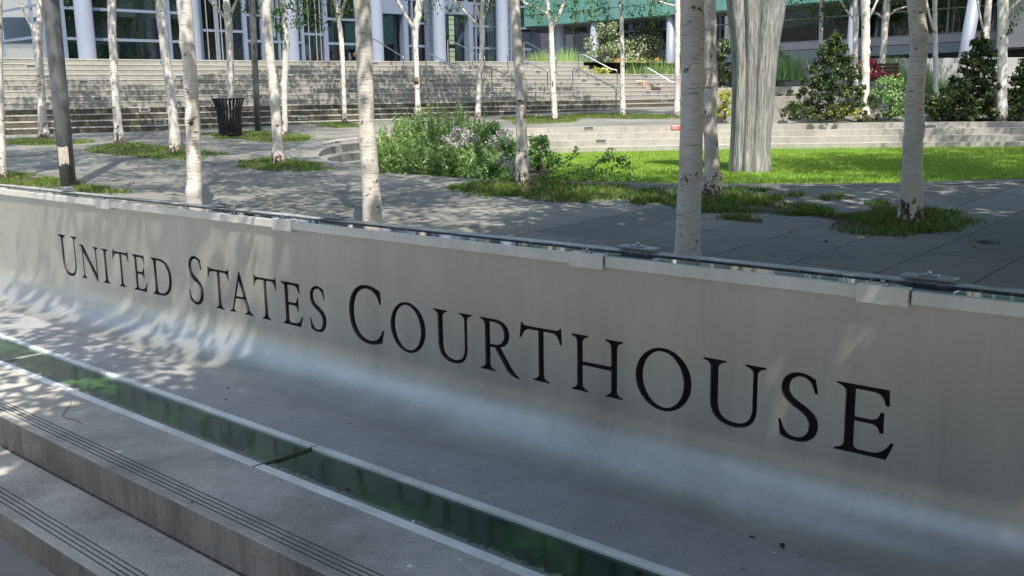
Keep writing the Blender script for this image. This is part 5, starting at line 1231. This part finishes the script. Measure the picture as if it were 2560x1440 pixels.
# body: pelvis, spine, neck, head, arms, legs (facing the viewer's left)
Vb = [(0, 0, .50), (0, .03, .70), (0, .05, .92), (0, .03, 1.02), (0, .0, 1.09), (0, -.02, 1.18), (0, -.01, 1.26),
      (-.19, .04, .95), (-.25, -.02, .72), (-.15, -.24, .62), (.19, .04, .95), (.25, -.02, .72), (.15, -.24, .62),
      (.02, -.10, .51), (.42, -.20, .60), (.72, -.22, .36), (.80, -.30, .34), (.06, .06, .51), (.48, .0, .56), (.84, -.02, .53), (.93, -.06, .60)]
Eb = [(0, 1), (1, 2), (2, 3), (3, 4), (4, 5), (5, 6), (2, 7), (7, 8), (8, 9), (2, 10), (10, 11), (11, 12), (0, 13), (13, 14), (14, 15), (15, 16), (0, 17), (17, 18), (18, 19), (19, 20)]
Rb = [(.14, .11), (.14, .10), (.15, .10), .055, .06, .085, .07, .06, .045, .03, .06, .045, .03, .085, .065, .04, .035, .085, .065, .04, .035]
skin('body', Vb, Eb, Rb, skinm, person)
skin('jacket', Vb[:4] + Vb[7:9] + [(-.17, -.2, .63)] + Vb[10:12] + [(.17, -.2, .63)], [(0, 1), (1, 2), (2, 3), (2, 4), (4, 5), (5, 6), (2, 7), (7, 8), (8, 9)], [(.165, .13), (.165, .12), (.175, .12), .065, .08, .062, .045, .08, .062, .045], red, person)
skin('trousers', [Vb[0]] + Vb[13:16] + Vb[17:20], [(0, 1), (1, 2), (2, 3), (0, 4), (4, 5), (5, 6)], [(.15, .12), .1, .08, .055, .1, .08, .055], trs, person)
skin('hair', [(0, .03, 1.24), (0, .0, 1.29), (0, .07, 1.18)], [(0, 1), (0, 2)], [.085, .06, .06], hairm, person)

# ============================================================ CARDBOARD, SIGN, LITTER
cbm = simple('cardboard', (.34, .24, .17), .85, 0, 20, .12); cbm2 = simple('dark_cloth', (.03, .03, .035), .9)
l, n = hit(stairs_bvh, 1615, 225)
def place_on(px, py):
    l, n = hit(stairs_bvh, px, py); return l
bx_ = empty('cardboard_box', l, 'opened brown cardboard box lying on the stairs', 'cardboard', rz=R(30)); b = MB()
b.bx(-.25, .25, 0, .3, 0, .012); b.bx(-.25, .25, .3, .312, 0, .32); b.bx(-.25, -.238, 0, .3, .013, .26); b.bx(.238, .25, 0, .3, .013, .26); b.bx(-.237, .237, 0, .012, .013, .24); b.build('carton', cbm, bx_)
b = MB(); b.hexa([(-.25, .313, .31), (.25, .313, .31), (.25, .325, .31), (-.25, .325, .31), (-.25, .40, .4), (.2, .40, .42), (.2, .412, .42), (-.25, .412, .4)]); b.hexa([(.252, 0, .25), (.252, .3, .25), (.26, .3, .25), (.26, 0, .25), (.42, 0, .17), (.42, .3, .17), (.43, .3, .18), (.43, 0, .18)]); b.build('flap', cbm, bx_)
l2 = place_on(1656, 225); l2 = l2 if l2 is not None else l + Vector((.6, 0, 0)); o = empty('cardboard_sheet', l2, 'small folded cardboard sheet right of the opened box', 'cardboard', rz=R(40)); b = MB(); b.hexa([(-.16, 0, 0), (.16, 0, 0), (.16, .012, 0), (-.16, .012, 0), (-.1, .12, .22), (.17, .12, .2), (.17, .132, .2), (-.1, .132, .22)]); b.build('sheet', cbm, o); b = MB(); b.hexa([(-.16, -.14, 0), (.16, -.14, 0), (.16, -.001, .012), (-.16, -.001, .012), (-.16, -.14, .008), (.16, -.14, .008), (.16, -.001, .02), (-.16, -.001, .02)]); b.build('fold', cbm, o)
l3 = l.lerp(l2, .55); o = empty('dark_bag', l3, 'crumpled dark cloth bag between the cardboard pieces', 'bag'); b = MB(); b.lathe([(0, 0), (.22, .0), (.25, .04), (.18, .09), (.08, .11), (0, .12)], 14); bo = b.build('bag_body', cbm2, o)
for v in bo.data.vertices: v.co *= 1 + .3 * noise.noise(v.co * 9)
# red plate on the tier
for dy in range(0, 12, 2):
    l, n = hit(tiers_bvh, 1690, 312 + dy)
    if l is not None and abs(n.z) < .3: break
ang = math.atan2(n.y, n.x) + R(90); e = empty('warning_plate', (l.x, l.y, l.z - .02), 'small red plate with white lines of text on the top tier', 'sign', rz=ang)
b = MB(); b.bx(-.125, .125, -.012, 0, -.06, .06); b.build('plate', simple('sign_red', (.42, .045, .03), .5), e)
b = MB(); b.bx(-.11, .11, -.0135, -.0121, .03, .045)
for q, (a_, c_) in enumerate(((-.1, .02), (-.09, .06), (-.1, .09), (-.08, .04))): b.bx(a_, c_, -.0135, -.0121, .012 - q * .018, .017 - q * .018)
b.build('lettering', simple('sign_white', (.75, .7, .65), .6), e)

def leaf_litter(name, p, s_, label, m_, grp, rz, cat='leaf'):
    e = empty(name, p, label, cat, grp, rz); b = MB(); 
    b.add([(-s_, 0, .002), (-s_ * .4, -s_ * .45, .006), (s_ * .4, -s_ * .4, .012), (s_, 0, .004), (s_ * .4, s_ * .42, .014), (-s_ * .4, s_ * .45, .004), (0, 0, .001)], [(0, 1, 6), (1, 2, 6), (2, 3, 6), (3, 4, 6), (4, 5, 6), (5, 0, 6)])
    b.build('leaf_blade', m_, e); b = MB(); b.tube([(-s_ * 1.5, .1 * s_, .003), (-s_, 0, .003)], .0012, 4); b.build('leaf_stalk', m_, e)
    return e
mdl = simple('dry_leaf', (.20, .10, .05), .9); myl = simple('yellow_leaf', (.5, .42, .12), .8); mdk = simple('dark_leaf_litter', (.04, .035, .03), .9)
for i, (px, py, z, s_, m_, lab) in enumerate([(870, 1222, ZF - .011, .018, mdl, 'reddish dry leaf lying on the dark green channel glass'), (1075, 1118, None, 0, None, ''), (570, 972, ZF + .003, .012, mdk, 'dark curled leaf on the steel floor under the A of STATES'), (565, 1000, ZF + .003, .011, mdk, 'dark crumb of leaf just below the curled leaf'),
        (875, 1060, ZF + .003, .010, mdk, 'small dark leaf on the steel floor above the channel joint'), (690, 927, ZF + .003, .008, mdk, 'tiny dark leaf on the steel floor by the S of STATES'), (1955, 1366, ZF + .003, .03, mdk, 'flattened dark leaf on the steel floor toward the lower right'), (1880, 1345, ZF + .003, .018, mdk, 'dark leaf left of the flattened one'),
        (480, 1258, ZF + .001, .010, mdl, 'small moss-brown leaf on the top step nosing'), (1977, 577, 'p', .03, myl, 'yellow leaf on the dark paving left of the lone birch'), (2065, 605, 'p', .022, mdk, 'dark leaf on the paving right of the yellow leaf'), (2435, 619, 'p', .03, mdl, 'brown leaf on the paving far right'), (2415, 546, 'p', .04, myl, 'pale leaf in the grass right of the lone birch')]):
    if m_ is None: continue
    p = onp(px, py, .004) if z == 'p' else onz(px, py, z)
    leaf_litter('fallen_leaf', p, s_, lab, m_, 'fallen leaves', i * 1.3)
rg = np.random.default_rng(77); protol = None
for i in range(46):
    x, y = rg.uniform(-7, 7), rg.uniform(8.5, 22)
    if inside(np.array([[x, y]]), [(p.x, p.y) for p in rim])[0] or abs(x) > y * .55 or (Vector((x, y, 0)) - WA).dot(WN) > -.35: continue
    if protol is None: protol = leaf_litter('fallen_leaf', (x, y, pz(x, y) + .004), .024, 'tiny tan leaf among those scattered over the plaza paving', simple('tan_leaf', (.36, .27, .13), .9), 'tan leaves scattered over the plaza paving', 1.0); t = protol
    else: t = copy_tree(protol)
    t.location = (x, y, pz(x, y) + .004); t.rotation_euler = (0, 0, rg.random() * 6.28); k_ = rg.uniform(.6, 1.5); t.scale = (k_, k_, k_)
# pale feather on the steel, twig and droppings
p = onz(452, 882, ZF + .004); e = empty('feather', p, 'small white feather on the steel floor below the S of STATES', 'feather', rz=R(40)); b = MB()
b.add([(-.04, 0, .001), (-.02, -.009, .006), (.02, -.01, .01), (.045, 0, .004), (.02, .009, .008), (-.02, .008, .003)], [(0, 1, 2, 3, 4, 5)]); b.build('vane', simple('feather_white', (.8, .78, .74), .8), e); b = MB(); b.tube([(-.05, 0, .002), (.04, 0, .012)], .0012, 5); b.build('quill', simple('quill', (.6, .5, .4), .7), e)
tp = [onz(x, y, ZF + .004) for x, y in ((180, 1003), (172, 1018), (155, 1040), (168, 1046), (190, 1050), (204, 1060))]
e = empty('twig', tp[2], 'thin bent twig on the top concrete step at the left', 'twig'); b = MB(); b.tube(tp, [.0015, .002, .0025, .0025, .0025, .002], 5); b.build('stalk', mdl, e, 0, True); b = MB(); b.tube([tp[2], onz(160, 1028, ZF + .012), onz(176, 1004, ZF + .02)], .0012, 4); b.build('side_shoot', mdl, e, 0, True)
mw_ = simple('dropping', (.75, .76, .76), .9)
for i, (px, py, z, s_, lab) in enumerate([(1024, 1415, ZF + .001, .016, 'larger white spot on the top step, left of the pair'), (1149, 1400, ZF + .001, .011, 'smaller white spot on the top step, right of the pair'), (1033, 1303, ZF - .011, .012, 'white spot on the channel glass edge'), (1222, 1160, ZF + .003, .006, 'tiny white spot on the steel floor in the middle'), (1935, 1382, ZF + .003, .008, 'tiny white spot on the steel floor at lower right')]):
    p = onz(px, py, z); e = empty('bird_dropping', p, lab, 'dropping', 'white bird droppings'); b = MB(); rg = np.random.default_rng(i); n = 14
    b.add([(math.cos(k / n * 6.283) * s_ * rg.uniform(.7, 1.2), math.sin(k / n * 6.283) * s_ * rg.uniform(.7, 1.2), 0.001) for k in range(n)] + [(0, 0, .003)], [(k, (k + 1) % n, n) for k in range(n)]); b.build('splat', mw_, e)
scn.render.engine = 'CYCLES'
